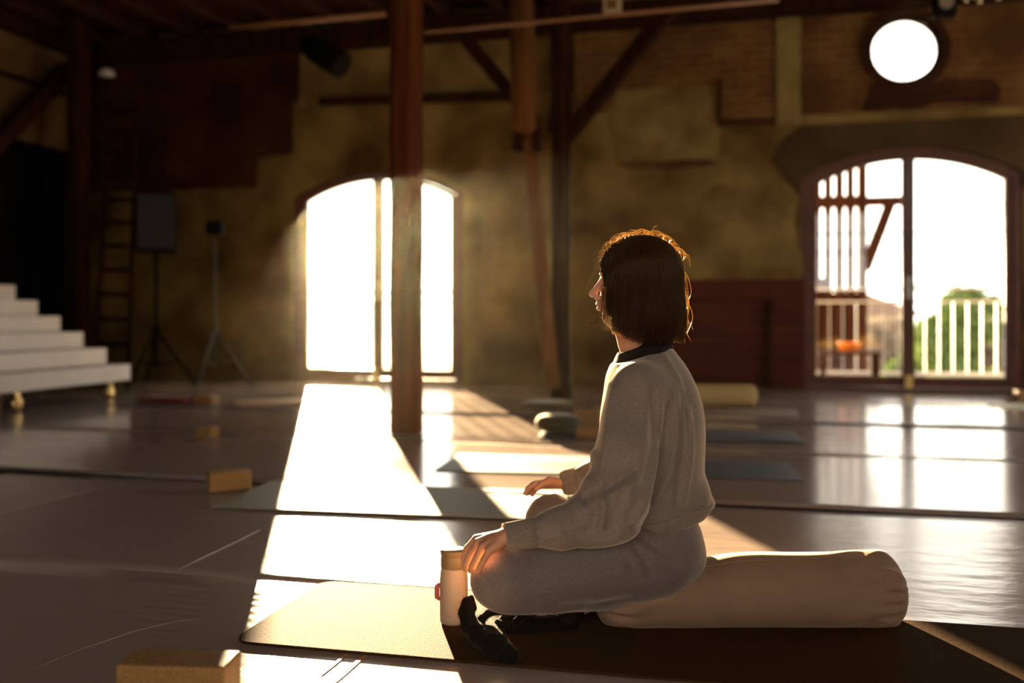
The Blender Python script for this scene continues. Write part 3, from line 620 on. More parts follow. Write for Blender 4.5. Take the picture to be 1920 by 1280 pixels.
# ------------------------------------------------------------------ the seated woman: surfaces grown from distance fields
class Field:
    def __init__(s, lo, hi, h):
        s.lo = np.array(lo, np.float32); s.h = h; s.n = np.ceil((np.array(hi)-np.array(lo))/h).astype(int)+1
        s.d = np.full(s.n, 1.0, np.float32); s.ax = [s.lo[i]+h*np.arange(s.n[i], dtype=np.float32) for i in range(3)]
    def sub(s, lo, hi):
        a = np.clip(((np.array(lo)-s.lo)/s.h).astype(int), 0, s.n-1); b = np.clip(np.ceil((np.array(hi)-s.lo)/s.h).astype(int)+1, 1, s.n)
        sl = tuple(slice(a[i], b[i]) for i in range(3)); g = np.meshgrid(*[s.ax[i][sl[i]] for i in range(3)], indexing='ij', sparse=True)
        return sl, g
    def put(s, sl, d, k, op='u'):
        o = s.d[sl]
        if op == 'u':
            if k > 0: hh = np.clip(.5+.5*(o-d)/k, 0, 1); r = o+(d-o)*hh-k*hh*(1-hh)
            else: r = np.minimum(o, d)
        else:   # subtract
            d = -d
            if k > 0: hh = np.clip(.5-.5*(o-d)/k, 0, 1); r = o+(d-o)*hh+k*hh*(1-hh)
            else: r = np.maximum(o, d)
        s.d[sl] = r
    def cone(s, a, b, ra, rb, k=.01, op='u'):
        a = np.array(a, np.float32); b = np.array(b, np.float32); m = max(ra, rb)+k*1.5+.012
        sl, (X, Y, Z) = s.sub(np.minimum(a, b)-m, np.maximum(a, b)+m)
        ab = b-a; L2 = float(ab@ab)+1e-9
        t = np.clip(((X-a[0])*ab[0]+(Y-a[1])*ab[1]+(Z-a[2])*ab[2])/L2, 0, 1)
        d = np.sqrt((X-a[0]-t*ab[0])**2+(Y-a[1]-t*ab[1])**2+(Z-a[2]-t*ab[2])**2)-(ra+(rb-ra)*t)
        s.put(sl, d, k, op)
    def chain(s, pts, rs, k=.01):
        for i in range(len(pts)-1): s.cone(pts[i], pts[i+1], rs[i], rs[i+1], k)
    def ell(s, c, r, k=.01, R=None, op='u'):
        c = np.array(c, np.float32); r = np.array(r, np.float32); m = r.max()+k*1.5+.012
        sl, (X, Y, Z) = s.sub(c-m, c+m)
        x, y, z = X-c[0], Y-c[1], Z-c[2]
        if R is not None: x, y, z = [R[i][0]*x+R[i][1]*y+R[i][2]*z for i in range(3)]
        q = np.sqrt((x/r[0])**2+(y/r[1])**2+(z/r[2])**2); g = np.sqrt((x/r[0]**2)**2+(y/r[1]**2)**2+(z/r[2]**2)**2)+1e-6
        s.put(sl, (q*(q-1)/g).astype(np.float32), k, op)
    def mesh(s, name):
        d = s.d; n = d.shape; neg = d < 0
        cells = np.zeros((n[0]-1, n[1]-1, n[2]-1), np.int8)
        for i in (0, 1):
            for j in (0, 1):
                for k in (0, 1): cells += neg[i:n[0]-1+i, j:n[1]-1+j, k:n[2]-1+k]
        act = (cells > 0) & (cells < 8); idx = np.argwhere(act); vid = np.full(act.shape, -1, np.int32); vid[act] = np.arange(len(idx))
        co_ = [(i, j, k) for i in (0, 1) for j in (0, 1) for k in (0, 1)]
        val = np.stack([d[idx[:, 0]+c[0], idx[:, 1]+c[1], idx[:, 2]+c[2]] for c in co_], 1)
        acc = np.zeros((len(idx), 3)); cnt = np.zeros(len(idx))
        for a in range(8):
            for b in range(a+1, 8):
                if sum(abs(co_[a][i]-co_[b][i]) for i in range(3)) != 1: continue
                va, vb = val[:, a], val[:, b]; m = (va < 0) != (vb < 0)
                t = np.where(m, va/(np.where(m, va-vb, 1)), 0)
                p = np.array(co_[a])[None]+t[:, None]*(np.array(co_[b])-np.array(co_[a]))[None]
                acc += p*m[:, None]; cnt += m
        v = (idx+acc/cnt[:, None])*s.h+s.lo
        quads = []
        for ax in range(3):
            u, w = (ax+1) % 3, (ax+2) % 3
            s0 = [slice(1, n[i]-1) for i in range(3)]; s0[ax] = slice(0, n[ax]-1); s1 = list(s0); s1[ax] = slice(1, n[ax])
            A_, B_ = neg[tuple(s0)], neg[tuple(s1)]; e = np.argwhere(A_ != B_)
            flip = A_[tuple(e.T)]
            base = e.copy(); base[:, u] += 1; base[:, w] += 1
            def g(du, dw):
                q = base.copy(); q[:, u] -= du; q[:, w] -= dw; return vid[tuple(q.T)]
            q = np.stack([g(1, 1), g(0, 1), g(0, 0), g(1, 0)], 1); q[~flip] = q[~flip][:, ::-1]; quads.append(q)
        q = np.concatenate(quads); q = q[(q >= 0).all(1)]
        me = bpy.data.meshes.new(name); me.vertices.add(len(v)); me.vertices.foreach_set('co', v.astype(np.float32).ravel())
        me.loops.add(len(q)*4); me.loops.foreach_set('vertex_index', q.astype(np.int32).ravel())
        me.polygons.add(len(q)); me.polygons.foreach_set('loop_start', np.arange(0, len(q)*4, 4, dtype=np.int32))
        me.update(calc_edges=True); me.validate(); return me
def ridge(f, lo, hi, pts, amp, sig, near=True, ymid=2.33):
    """cloth fold running along a line seen from the side: raises the surface in x-z, on the near half"""
    P2 = [(p.x, p.z) for p in pts]; sl, (X, Y, Z) = f.sub(lo, hi); best = None
    for (ax_, az), (bx, bz) in zip(P2[:-1], P2[1:]):
        dx, dz = bx-ax_, bz-az; t = np.clip(((X-ax_)*dx+(Z-az)*dz)/(dx*dx+dz*dz+1e-9), 0, 1)
        q = (X-ax_-t*dx)**2+(Z-az-t*dz)**2; best = q if best is None else np.minimum(best, q)
    w = 1/(1+np.exp((Y-ymid)/.02)) if near else 1.0
    f.d[sl] -= (amp*np.exp(-best/(2*sig*sig))*w).astype(np.float32)*(np.abs(f.d[sl]) < .2)
def zpx(py, d): return H+(YH-py)/F*d

D0 = 2.33
pe = empty('person', (P(1230, 0, D0).x, D0, .02), 'woman with brown bob, grey sweater, sitting cross-legged on the bolster, hands on knees', 'person')
M_skin = mat('skin', (.62, .30, .17), .5, .4, noise=(60, (.57, .26, .15), 3))
M_knit = mat('grey_knit', (.26, .205, .165), .95, .1, sheen=.8, sheen_col=(1, .85, .65), noise=(260, (.205, .16, .13), 3), bump=(420, .5, .002))
M_trou = mat('grey_jersey', (.20, .16, .15), .95, .1, sheen=.55, sheen_col=(1, .85, .65), noise=(220, (.17, .13, .112), 3), bump=(500, .4, .002))
M_shirt = mat('dark_shirt', (.014, .010, .010), .9, .1, sheen=.15)
M_sock = mat('black_sock', (.012, .010, .010), .95, .1, bump=(400, .4, .002))

hipN, hipF = P(1228, 1040, 2.25), P(1228, 1020, 2.43)
kneeN, kneeF = P(946, 1080, 2.08), P(1033, 972, 2.72)
footN, footF = P(1150, 1150, 2.50), P(1075, 1150, 2.34)
shN, shF = P(1200, 716, 2.19), P(1192, 720, 2.48)
elN, elF = P(1148, 948, 2.10), P(1150, 880, 2.63)
wrN, wrF = P(952, 1004, 2.03), P(1062, 905, 2.70)
neck0, neck1 = P(1203, 668, D0), P(1203, 585, D0)
# hands
def hand_chains(wr, K, fingers, th):
    return K, fingers, th
NF = [  # near hand: knuckle, joint, joint, tip   (index, middle, ring, little)
    [P(893, 1010, 2.068), P(876, 1028, 2.070), P(870, 1045, 2.070), P(869, 1057, 2.072)],
    [P(897, 1016, 2.047), P(882, 1038, 2.047), P(874, 1056, 2.048), P(873, 1066, 2.052)],
    [P(905, 1024, 2.027), P(893, 1046, 2.025), P(885, 1062, 2.030), P(883, 1070, 2.036)],
    [P(917, 1032, 2.010), P(907, 1050, 2.008), P(900, 1063, 2.014), P(898, 1070, 2.020)]]
FFg = [
    [P(1020, 905, 2.675), P(1004, 906, 2.672), P(993, 914, 2.672), P(988, 922, 2.675)],
    [P(1017, 906, 2.697), P(999, 908, 2.697), P(989, 917, 2.697), P(985, 925, 2.700)],
    [P(1019, 908, 2.718), P(1003, 910, 2.722), P(993, 918, 2.724), P(989, 926, 2.726)],
    [P(1023, 911, 2.738), P(1009, 914, 2.744), P(1001, 921, 2.748), P(998, 928, 2.750)]]
B = Field((-.16, 1.92, .016), (.53, 2.86, 1.0), .0032)
# skull and face
PHI = math.radians(14); e1 = Vector((-math.cos(PHI), math.sin(PHI), 0)); e2 = Vector((-math.sin(PHI), -math.cos(PHI), 0)); e3 = Vector((0, 0, 1))
HC = P(1199, 520, D0); RH = [list(e1), list(e2), list(e3)]
def hl(a, b, c): return HC+e1*a+e2*b+e3*c
B.ell(hl(-.004, 0, .004), (.094, .073, .096), .01, RH)
B.ell(hl(.034, 0, -.045), (.062, .058, .075), .025, RH)        # face
B.cone(hl(.074, -.012, -.100), hl(.074, .012, -.100), .017, .017, .022)   # chin
for s in (-1, 1):
    B.cone(hl(-.005, .052*s, -.068), hl(.062, .022*s, -.100), .016, .015, .02)   # jaw
    B.ell(hl(.066, .040*s, -.036), (.022, .020, .018), .02, RH)                  # cheek
    B.ell(hl(.094, .031*s, -.012), (.016, .016, .011), .010, RH, 'sub')
    B.ell(hl(.072, .030*s, -.014), (.0165, .0165, .0135), .003, RH)              # lids over the eyes
    B.ell(hl(.083, .030*s, .008), (.014, .022, .007), .012, RH)                  # brow
    B.ell(hl(-.004, .073*s, -.022), (.018, .009, .031), .006, RH)                # ear
    B.ell(hl(-.001, .081*s, -.020), (.009, .006, .016), .004, RH, 'sub')
    B.ell(hl(.104, .010*s, -.050), (.010, .007, .0065), .005, RH)                # nostril wing
B.cone(hl(.090, 0, -.002), hl(.116, 0, -.038), .007, .0085, .010)   # nose
B.ell(hl(.119, 0, -.041), (.009, .009, .008), .006, RH)
B.ell(hl(.088, 0, -.066), (.017, .022, .016), .012, RH)
B.ell(hl(.1035, 0, -.067), (.007, .019, .0048), .004, RH)          # lips
B.ell(hl(.1015, 0, -.078), (.007, .017, .0056), .004, RH)
B.ell(hl(.112, 0, -.0724), (.008, .021, .0012), .002, RH, 'sub')
B.cone(P(1207, 690, D0), P(1205, 590, D0), .052, .049, .02)         # neck
B.cone(P(1178, 640, D0), P(1168, 612, D0), .024, .022, .03)
# trunk
B.ell(P(1214, 800, D0), (.095, .145, .17), .03); B.ell(P(1225, 930, D0), (.09, .125, .14), .03); B.ell(P(1235, 1020, D0), (.095, .15, .10), .03)
B.cone(shN+Vector((0,.03,-.015)), shF+Vector((0,-.03,-.015)), .038, .038, .03)
B.chain([shN+Vector((0,.03,-.02)), elN+Vector((0,.02,0))], [.040, .034], .01); B.chain([elN+Vector((0,.02,0)), wrN.lerp(elN,.3), wrN], [.034, .023, .0185], .006)
B.chain([shF+Vector((0,-.03,-.02)), elF], [.040, .034], .01); B.chain([elF, wrF], [.034, .0195], .006)
B.chain([hipN, kneeN], [.075, .055], .02); B.chain([hipF, kneeF], [.075, .052], .02)
sN, sF = P(985, 1115, 2.16), P(1040, 1030, 2.68)
sN.z += .012
B.chain([kneeN, sN, footN], [.05, .045, .03], .02); B.chain([kneeF, P(1050, 1060, 2.62), footF], [.05, .045, .03], .02)
for ft, di in ((footN, Vector((.13, .05, -.005))), (footF, Vector((-.02, -.14, -.005)))):
    q = Vector((ft.x, ft.y, max(ft.z, .053))); B.chain([q, q+di*.5, q+di], [.032, .030, .020], .01)
for wr, FG, sgn, th in ((wrN, NF, 1, [P(940, 1012, 2.062), P(922, 1030, 2.092), P(905, 1048, 2.104), P(895, 1058, 2.108)]),
                        (wrF, FFg, -1, [P(1045, 905, 2.672), P(1030, 902, 2.648), P(1016, 908, 2.636), P(1006, 915, 2.634)])):
    for i, fg in enumerate(FG):
        B.cone(wr.lerp(fg[0], .12), fg[0], .0150, .0098, .006)
        r0 = (.0084, .0086, .0082, .0074)[i]
        B.chain(fg, [r0*1.10, r0, r0*.94, r0*.80], .0015)
    B.chain(th, [.0150, .0125, .0098, .0082], .004)
me = B.mesh('body'); body = link('body', me, M_skin, pe, smooth=True)
sm = body.modifiers.new('s', 'SMOOTH'); sm.factor = .5; sm.iterations = 2
# nails
M_nail = mat('nail', (.68, .38, .28), .25, .6)
for FG in (NF, FFg):
    for fg in FG:
        t = (fg[3]-fg[2]).normalized(); up = Vector((-.75, -.35, .45)) if FG is NF else Vector((-.4, -.3, .8))
        up = (up-t*up.dot(t)).normalized(); s_ = t.cross(up)
        mb = MB(); c = fg[3]-t*.001+up*.0058; R = Matrix((s_, t, up)).transposed().to_4x4()
        mb.lathe([(.0043*math.cos(a), .0012*math.sin(a)) for a in np.linspace(0, 1.4, 5)], 14, Matrix.Translation(c) @ R @ Matrix.Diagonal((1, 1.35, 1, 1)))
        o = mb.build('nail', M_nail, None, smooth=True); o.parent = body; o.data.transform(Matrix.Translation(-pe.location))
M_eye = mat('eye_white', (.8, .76, .7), .15, .6); M_iris = mat('iris', (.05, .03, .015), .15, .6)
for s in (-1, 1):
    mb = MB(); c = hl(.0765, .030*s, -.0145); mb.lathe([(.0115*math.sin(t), -.0115*math.cos(t)) for t in np.linspace(.01, PI-.01, 14)], 20, Matrix.Translation(c), cap=False)
    ey = mb.build('eye', M_eye, pe, smooth=True)
    mb = MB(); mb.lathe([(.0045*math.cos(t), .0015*math.sin(t)) for t in np.linspace(0, 1.5, 5)], 16, Matrix.Translation(c+e1*.0109) @ e1.to_track_quat('Z', 'Y').to_matrix().to_4x4())
    o = mb.build('iris', M_iris, None, smooth=True); o.parent = ey; o.data.transform(Matrix.Translation(-pe.location))

# trousers
T_ = Field((-.16, 1.92, .018), (.53, 2.86, .36), .004)
T_.ell(P(1238, 1018, D0), (.104, .172, .115), .03)
T_.ell(P(1275, 1040, D0+.03), (.055, .135, .06), .03)
T_.chain([hipN, kneeN], [.098, .074], .02)
T_.ell(P(1170, 1072, 2.23), (.12, .07, .062), .04)
T_.chain([kneeN+Vector((0, .01, -.01)), P(1015, 1104, 2.13), P(1180, 1108, 2.27)], [.066, .052, .045], .03)
T_.chain([hipF, kneeF], [.092, .070], .03)
T_.chain([kneeF, P(1050, 1050, 2.62), P(1085, 1110, 2.45)], [.062, .055, .045], .03)
T_.cone(P(1040, 1112, 2.25), P(1130, 1112, 2.42), .05, .045, .03)
lo, hi = (-.16, 1.9, .01), (.53, 2.3, .36)
for pts, a, s_ in (([(1178, 990), (1215, 1022), (1275, 1050)], -.007, .006), ([(1172, 998), (1198, 1035), (1222, 1075)], -.008, .006), ([(1180, 1000), (1225, 1040), (1270, 1068)], .005, .007),
                   ([(1168, 1002), (1185, 1040), (1205, 1085)], .005, .007), ([(1140, 1000), (1160, 1030), (1165, 1060)], .004, .008),
                   ([(900, 1120), (960, 1135), (1040, 1142)], -.005, .006), ([(930, 1110), (1000, 1128), (1090, 1133)], .005, .008), ([(905, 1095), (950, 1120), (990, 1130)], .004, .007), ([(1050, 1120), (1120, 1130), (1180, 1120)], -.004, .007)):
    ridge(T_, lo, hi, [P(x, y, 2.15) for x, y in pts], a, s_, True, 2.22)
lo = (-.1, 2.55, .05); hi = (.3, 2.86, .36)
for pts, a, s_ in (([(985, 960), (1000, 940), (1035, 930)], -.005, .004), ([(990, 975), (1010, 952), (1045, 945)], .004, .005), ([(1000, 985), (1025, 965), (1060, 955)], -.004, .004)):
    ridge(T_, lo, hi, [P(x, y, 2.68) for x, y in pts], a, s_, False)
tro = link('trousers', T_.mesh('trousers'), M_trou, pe, smooth=True); s_ = tro.modifiers.new('s', 'SMOOTH'); s_.iterations = 3

# sweater
S = Field((-.12, 1.95, .12), (.55, 2.80, .76), .004)
S.ell(P(1218, 800, D0), (.124, .165, .20), .03)
S.ell(P(1222, 915, D0), (.126, .168, .15), .04)
S.ell(P(1258, 815, D0), (.072, .15, .16), .04)
S.cone(P(1205, 728, 2.20), P(1198, 732, 2.47), .060, .060, .05)
S.ell(P(1212, 708, D0), (.082, .12, .078), .04)
S.cone(P(1208, 672, D0), P(1210, 700, D0), .060, .075, .04)
S.ell(P(1300, 925, D0), (.036, .12, .045), .03)
S.ell(P(1322, 940, D0-.02), (.020, .06, .014), .02)
# cut the hem: below the line from (1108,1004) to (1336,948)
a_, b_ = P(1108, 1004, D0), P(1336, 948, D0); nx, nz = -(b_.z-a_.z), (b_.x-a_.x); L_ = math.hypot(nx, nz)
sl, (X, Y, Z) = S.sub(S.lo, S.lo+S.n*S.h)
S.d = np.maximum(S.d, -((X-a_.x)*nx/L_+(Z-a_.z)*nz/L_)).astype(np.float32)
# sleeves
S.chain([P(1192, 735, 2.20), P(1168, 850, 2.13), P(1160, 935, 2.105), P(1115, 968, 2.09), P(1045, 990, 2.06), P(992, 1001, 2.04)], [.062, .068, .072, .060, .041, .030], .025)
S.ell(P(1128, 915, 2.09), (.046, .045, .040), .02)
S.ell(P(1150, 985, 2.09), (.055, .050, .038), .03)
S.chain([P(1190, 735, 2.46), P(1170, 810, 2.56), P(1152, 878, 2.63), P(1085, 900, 2.69)], [.060, .062, .060, .036], .025)
lo, hi = (-.12, 1.9, .15), (.56, 2.3, .75)
DF = 2.13
for pts, a, s_ in (
    ([(1135, 735), (1122, 780), (1117, 840)], -.008, .008), ([(1150, 730), (1134, 790), (1124, 850), (1118, 895)], .006, .008),
    ([(1180, 870), (1150, 893), (1112, 912), (1092, 925)], -.009, .007), ([(1186, 885), (1150, 905), (1110, 925)], .006, .008),
    ([(1120, 912), (1124, 935), (1118, 965)], .008, .007), ([(1108, 925), (1112, 950), (1100, 972)], -.007, .007),
    ([(1212, 720), (1206, 800), (1190, 860), (1168, 915)], .0035, .007), ([(1224, 740), (1218, 830), (1198, 900), (1170, 950)], -.005, .008),
    ([(1242, 735), (1240, 820), (1222, 900), (1180, 965)], .005, .007), ([(1258, 770), (1255, 850), (1238, 915), (1195, 975)], -.005, .009),
    ([(1278, 730), (1278, 820), (1265, 890), (1240, 935)], .005, .007), ([(1290, 750), (1290, 840), (1282, 900), (1275, 945)], -.006, .007),
    ([(1300, 770), (1306, 850), (1300, 900), (1290, 950)], .006, .006), ([(1262, 670), (1285, 715), (1300, 790)], .004, .006),
    ([(1225, 905), (1215, 930), (1228, 955)], -.005, .006), ([(1060, 975), (1100, 985), (1140, 975)], -.004, .008), ([(1050, 1010), (1100, 1012), (1150, 995)], .004, .009),
    ([(1025, 985), (1060, 972), (1085, 962)], .003, .007), ([(1160, 860), (1158, 920), (1130, 985)], -.003, .01)):
    ridge(S, lo, hi, [P(x, y, DF) for x, y in pts], a*1.25, s_*.85, True, 2.25)
lo, hi = (.05, 2.5, .15), (.4, 2.8, .45)
for pts, a in (([(1085, 880), (1092, 900), (1088, 918)], -.005), ([(1100, 875), (1106, 895), (1102, 920)], .004)):
    ridge(S, lo, hi, [P(x, y, 2.68) for x, y in pts], a, .005, False)
# keep the neck open and hollow the skirt of the jumper a little
c_, d_ = P(1140, 684, D0), P(1256, 646, D0); nx, nz = -(d_.z-c_.z), (d_.x-c_.x); L_ = math.hypot(nx, nz)
S.d = np.maximum(S.d, ((X-c_.x)*nx/L_+(Z-c_.z)*nz/L_)).astype(np.float32)
swe = link('sweater', S.mesh('sweater'), M_knit, pe, smooth=True); s_ = swe.modifiers.new('s', 'SMOOTH'); s_.iterations = 3
# ribbed cuffs and hem
def ribbed(name, pts, rs, nrib, amp, parent, sq=1.0, aim=None):
    n = nrib*6; mb = MB(); pts = [Vector(p) for p in pts]; m = len(pts); vs_ = []; fs_ = []
    t = (pts[-1]-pts[0]).normalized(); x = t.cross(Vector((0, 1, 0))).normalized(); y = t.cross(x)
    for i in range(m):
        for j in range(n):
            a = 2*PI*j/n; r = rs[i]+amp*math.cos(a*nrib)
            vs_.append(pts[i]+x*math.cos(a)*r+y*math.sin(a)*r*sq)
    for i in range(m-1):
        for j in range(n): fs_.append((i*n+j, i*n+(j+1) % n, (i+1)*n+(j+1) % n, (i+1)*n+j))
    mb.add(vs_, fs_); o = mb.build(name, M_knit, None, smooth=True); o.parent = parent; o.data.transform(Matrix.Translation(-pe.location))
    k_ = o.modifiers.new('t', 'SOLIDIFY'); k_.thickness = .003; k_.offset = -1; return o
ribbed('cuff', [P(1002, 999, 2.045), P(985, 1001, 2.04), P(965, 1003, 2.035), P(950, 1005, 2.03), P(945, 1005, 2.03)], [.033, .0315, .0295, .0280, .0275], 44, .0006, swe)
ribbed('cuff', [P(1088, 899, 2.69), P(1075, 902, 2.693), P(1062, 904, 2.70), P(1054, 905, 2.70)], [.037, .037, .035, .031], 40, .0006, swe)
# hem band following the cut
n = 900; vs_ = []; fs_ = []
hx = (b_-a_); hc = P(1220, 948, D0); rows = 7
f_lo, f_hi = None, None
def field_at(Fd, x, y, z):
    i = [int(round((v-Fd.lo[k])/Fd.h)) for k, v in enumerate((x, y, z))]
    if any(i[k] < 0 or i[k] >= Fd.n[k] for k in range(3)): return 1.0
    return float(Fd.d[i[0], i[1], i[2]])
TS = Field((.1, 2.05, .12), (.55, 2.60, .36), .006)
TS.ell(P(1218, 800, D0), (.124, .165, .20), .03); TS.ell(P(1222, 915, D0), (.126, .168, .15), .04); TS.ell(P(1300, 925, D0), (.036, .12, .045), .03)
for r in range(rows):
    t = r/(rows-1)
    for j in range(n):
        a = 2*PI*j/n; dx, dy = math.cos(a), math.sin(a); rr_ = .06
        def zz(x): return a_.z+(x-a_.x)*(b_.z-a_.z)/(b_.x-a_.x)-.010+.040*t
        while rr_ < .24 and field_at(TS, hc.x+dx*rr_, D0+dy*rr_, zz(hc.x+dx*rr_)+.012) < 0: rr_ += .0015
        vs_.append([a, rr_])
V_ = np.array(vs_).reshape(rows, n, 2)
for r in range(rows):
    k_ = V_[r, :, 1]; ker = np.ones(25)/25; V_[r, :, 1] = np.convolve(np.concatenate([k_[-12:], k_, k_[:12]]), ker, 'valid')
mb = MB(); out = []
for r in range(rows):
    t = r/(rows-1)
    for j in range(n):
        a, rr_ = V_[r, j]; rr_ += .0015+.0007*math.cos(a*150)-.004*(1-t)**2; x = hc.x+math.cos(a)*rr_
        z = a_.z+(x-a_.x)*(b_.z-a_.z)/(b_.x-a_.x)-.010+.040*t; out.append((x, D0+math.sin(a)*rr_, z))
mb.add(out, [(r*n+j, r*n+(j+1) % n, (r+1)*n+(j+1) % n, (r+1)*n+j) for r in range(rows-1) for j in range(n)])
o = mb.build('hem_band', M_knit, None, smooth=True); o.parent = swe; o.data.transform(Matrix.Translation(-pe.location))
k_ = o.modifiers.new('t', 'SOLIDIFY'); k_.thickness = .003; k_.offset = -1
# dark collar
Cc = Field((.18, 2.15, .60), (.50, 2.52, .80), .003)
Cc.cone(P(1200, 672, D0), P(1222, 640, D0), .056, .054, .01)
Cc.ell(P(1203, 668, D0), (.073, .098, .030), .015, [[.95, 0, .31], [0, 1, 0], [-.31, 0, .95]])
Cc.cone(P(1180, 590, D0), P(1192, 642, D0), .050, .050, .004, 'sub')
Cc.cone(P(1140, 640, D0), P(1165, 640, D0), .030, .022, .006, 'sub')
link('shirt_collar', Cc.mesh('shirt_collar'), M_shirt, pe, smooth=True)
# socks
for ft, di in ((footN, Vector((.13, .05, -.005))), (footF, Vector((-.02, -.14, -.005)))):
    q = Vector((ft.x, ft.y, max(ft.z, .053))); K_ = Field(np.array(q)-.22, np.array(q)+.22, .005)
    K_.chain([q-di*.35+Vector((0, 0, .015)), q, q+di*.5, q+di], [.034, .0345, .0325, .023], .01); link('sock', K_.mesh('sock'), M_sock, pe, smooth=True)

# hair: a bob, solid core plus strands laid over it
def hair_field(h=.004, grow=0.0):
    Hf = Field(np.array(HC)-np.array((.16, .14, .17)), np.array(HC)+np.array((.16, .14, .15)), h)
    Hf.ell(hl(-.002, 0, .006), (.105+grow, .088+grow, .101+grow), .01, RH)
    Hf.ell(hl(-.013, 0, -.095), (.101+grow, .090+grow, .155), .02, RH)
    for s in (-1, 1): Hf.ell(hl(.027, .061*s, -.050), (.043+grow, .024+grow, .085), .02, RH)
    Hf.ell(hl(.118, 0, -.055), (.085, .050-grow*.3, .085), .012, RH, 'sub')       # opening for the face
    Hf.ell(hl(.055, 0, -.125), (.085, .052, .050), .012, RH, 'sub')
    return Hf
Hf = hair_field(); sl, (X, Y, Z) = Hf.sub(Hf.lo, Hf.lo+Hf.n*Hf.h)
fwd = (X-HC.x)*e1.x+(Y-HC.y)*e1.y
zb_ = zpx(634, D0)+np.clip((fwd+.03)/.11, 0, 1)*.028
Hf.d = np.maximum(Hf.d, (zb_+.004-Z)).astype(np.float32)
M_hair = bpy.data.materials.new('brown_hair'); M_hair.use_nodes = True; nt = M_hair.node_tree; nt.nodes.clear()
_o = nt.nodes.new('ShaderNodeOutputMaterial'); _p = nt.nodes.new('ShaderNodeBsdfPrincipled'); _t = nt.nodes.new('ShaderNodeBsdfTranslucent'); _m = nt.nodes.new('ShaderNodeMixShader')
_p.inputs['Base Color'].default_value = (.016, .004, .002, 1); _p.inputs['Roughness'].default_value = .36; _p.inputs['Specular IOR Level'].default_value = .35; _p.inputs['Specular Tint'].default_value = (1, .8, .5, 1)
_t.inputs[0].default_value = (1.0, .66, .30, 1); _m.inputs[0].default_value = .33
nt.links.new(_p.outputs[0], _m.inputs[1]); nt.links.new(_t.outputs[0], _m.inputs[2]); nt.links.new(_m.outputs[0], _o.inputs[0])
M_hairc = mat('brown_hair_core', (.016, .005, .002), .7, .15)
hair = link('hair', Hf.mesh('hair'), M_hairc, pe, smooth=True); s_ = hair.modifiers.new('s', 'SMOOTH'); s_.iterations = 3
# radius table about the head's upright axis
HG = hair_field(.004)
rng = np.random.RandomState(3); CX = hl(-.006, 0, 0)
NA, NZ = 180, 40; zt_, zbm = HC.z+.1065, zpx(640, D0)
tab = np.zeros((NA, NZ))
for ia in range(NA):
    for iz in range(NZ):
        z = zt_-(zt_-zbm)*iz/(NZ-1); a = 2*PI*ia/NA; r = 0.15
        while r > .002 and field_at(HG, CX.x+math.cos(a)*r, CX.y+math.sin(a)*r, z) > 0: r -= .002
        tab[ia, iz] = r
def rad(a, z):
    fa = (a % (2*PI))/(2*PI)*NA; fz = min(max((zt_-z)/(zt_-zbm)*(NZ-1), 0), NZ-1.001); i0 = int(fa) % NA; j0 = int(fz); u = fa-int(fa); w = fz-j0
    return (tab[i0, j0]*(1-u)+tab[(i0+1) % NA, j0]*u)*(1-w)+(tab[i0, j0+1]*(1-u)+tab[(i0+1) % NA, j0+1]*u)*w
verts = []; faces = []
def strand(pts, r):
    n0 = len(verts); m = len(pts)
    for i, p in enumerate(pts):
        t = (pts[min(i+1, m-1)]-pts[max(i-1, 0)]); t = t/(np.linalg.norm(t)+1e-9); x = np.cross(t, (0.3, 0.2, .93)); x /= np.linalg.norm(x)+1e-9; y = np.cross(t, x)
        rr = r*(1-.7*(i/(m-1))**3)
        for k in range(3): a = 2.094*k; verts.append(p+x*math.cos(a)*rr+y*math.sin(a)*rr)
    for i in range(m-1):
        for k in range(3): faces.append((n0+i*3+k, n0+i*3+(k+1) % 3, n0+(i+1)*3+(k+1) % 3, n0+(i+1)*3+k))
e1a = np.array(e1); ang1 = math.atan2(e1.y, e1.x)
for s in range(5200):
    a = rng.uniform(0, 2*PI); da = ((a-ang1+PI) % (2*PI))-PI
    z0 = zt_-.004-abs(rng.normal(0, .012)); off = rng.uniform(-.0015, .0035); wv = rng.normal(0, .02); ph = rng.uniform(0, 6)
    front = max(0.0, 1-abs(da)/1.15)
    zend = zpx(636, D0)+max(0, math.cos(da)*.11-.0+.0)*.28+rng.uniform(-.010, .006)
    if abs(da) < .50: zend = HC.z+.035+rng.uniform(-.03, .01)        # fringe line above the open face
    pts = []; N = 15
    if zend > z0-.02: zend = z0-.03
    for i in range(N):
        t = i/(N-1); z = z0-(z0-zend)*t**1.35; aa = a+wv*math.sin(t*3+ph)+.0
        r = max(rad(aa, z), .004)+off
        pts.append(np.array((CX.x+math.cos(aa)*r, CX.y+math.sin(aa)*r, z)))
    strand(pts, rng.uniform(.00035, .0006))
def path(pix, dd, r=.00035, n=16):
    c = [np.array(P(x, y, dd)) for x, y in pix]; m = len(c)-1; out = []
    for i in range(n):
        t = i/(n-1)*m; k = min(int(t), m-1); u = t-k
        p0, p1, p2, p3 = c[max(k-1, 0)], c[k], c[k+1], c[min(k+2, m)]
        out.append(.5*((2*p1)+(-p0+p2)*u+(2*p0-5*p1+4*p2-p3)*u*u+(-p0+3*p1-3*p2+p3)*u**3))
    strand(out, r)
# flick at the front, towards the chin
for s in range(110):
    j = rng.normal(0, 1, 6); k = rng.uniform(0, 1); x0 = 1129+30*k
    path([(x0+2*j[0], 540), (x0-2+2*j[1], 575), (x0-8*(1-k)+j[2], 596+6*k), (x0-16*(1-k)-6+3*j[3], 606+9*k+j[4]), (x0-24*(1-k)-8+5*j[5], 606+14*k+4.5*j[4])], 2.33-.055+rng.uniform(-.012, .012)-.02*k, .0004)
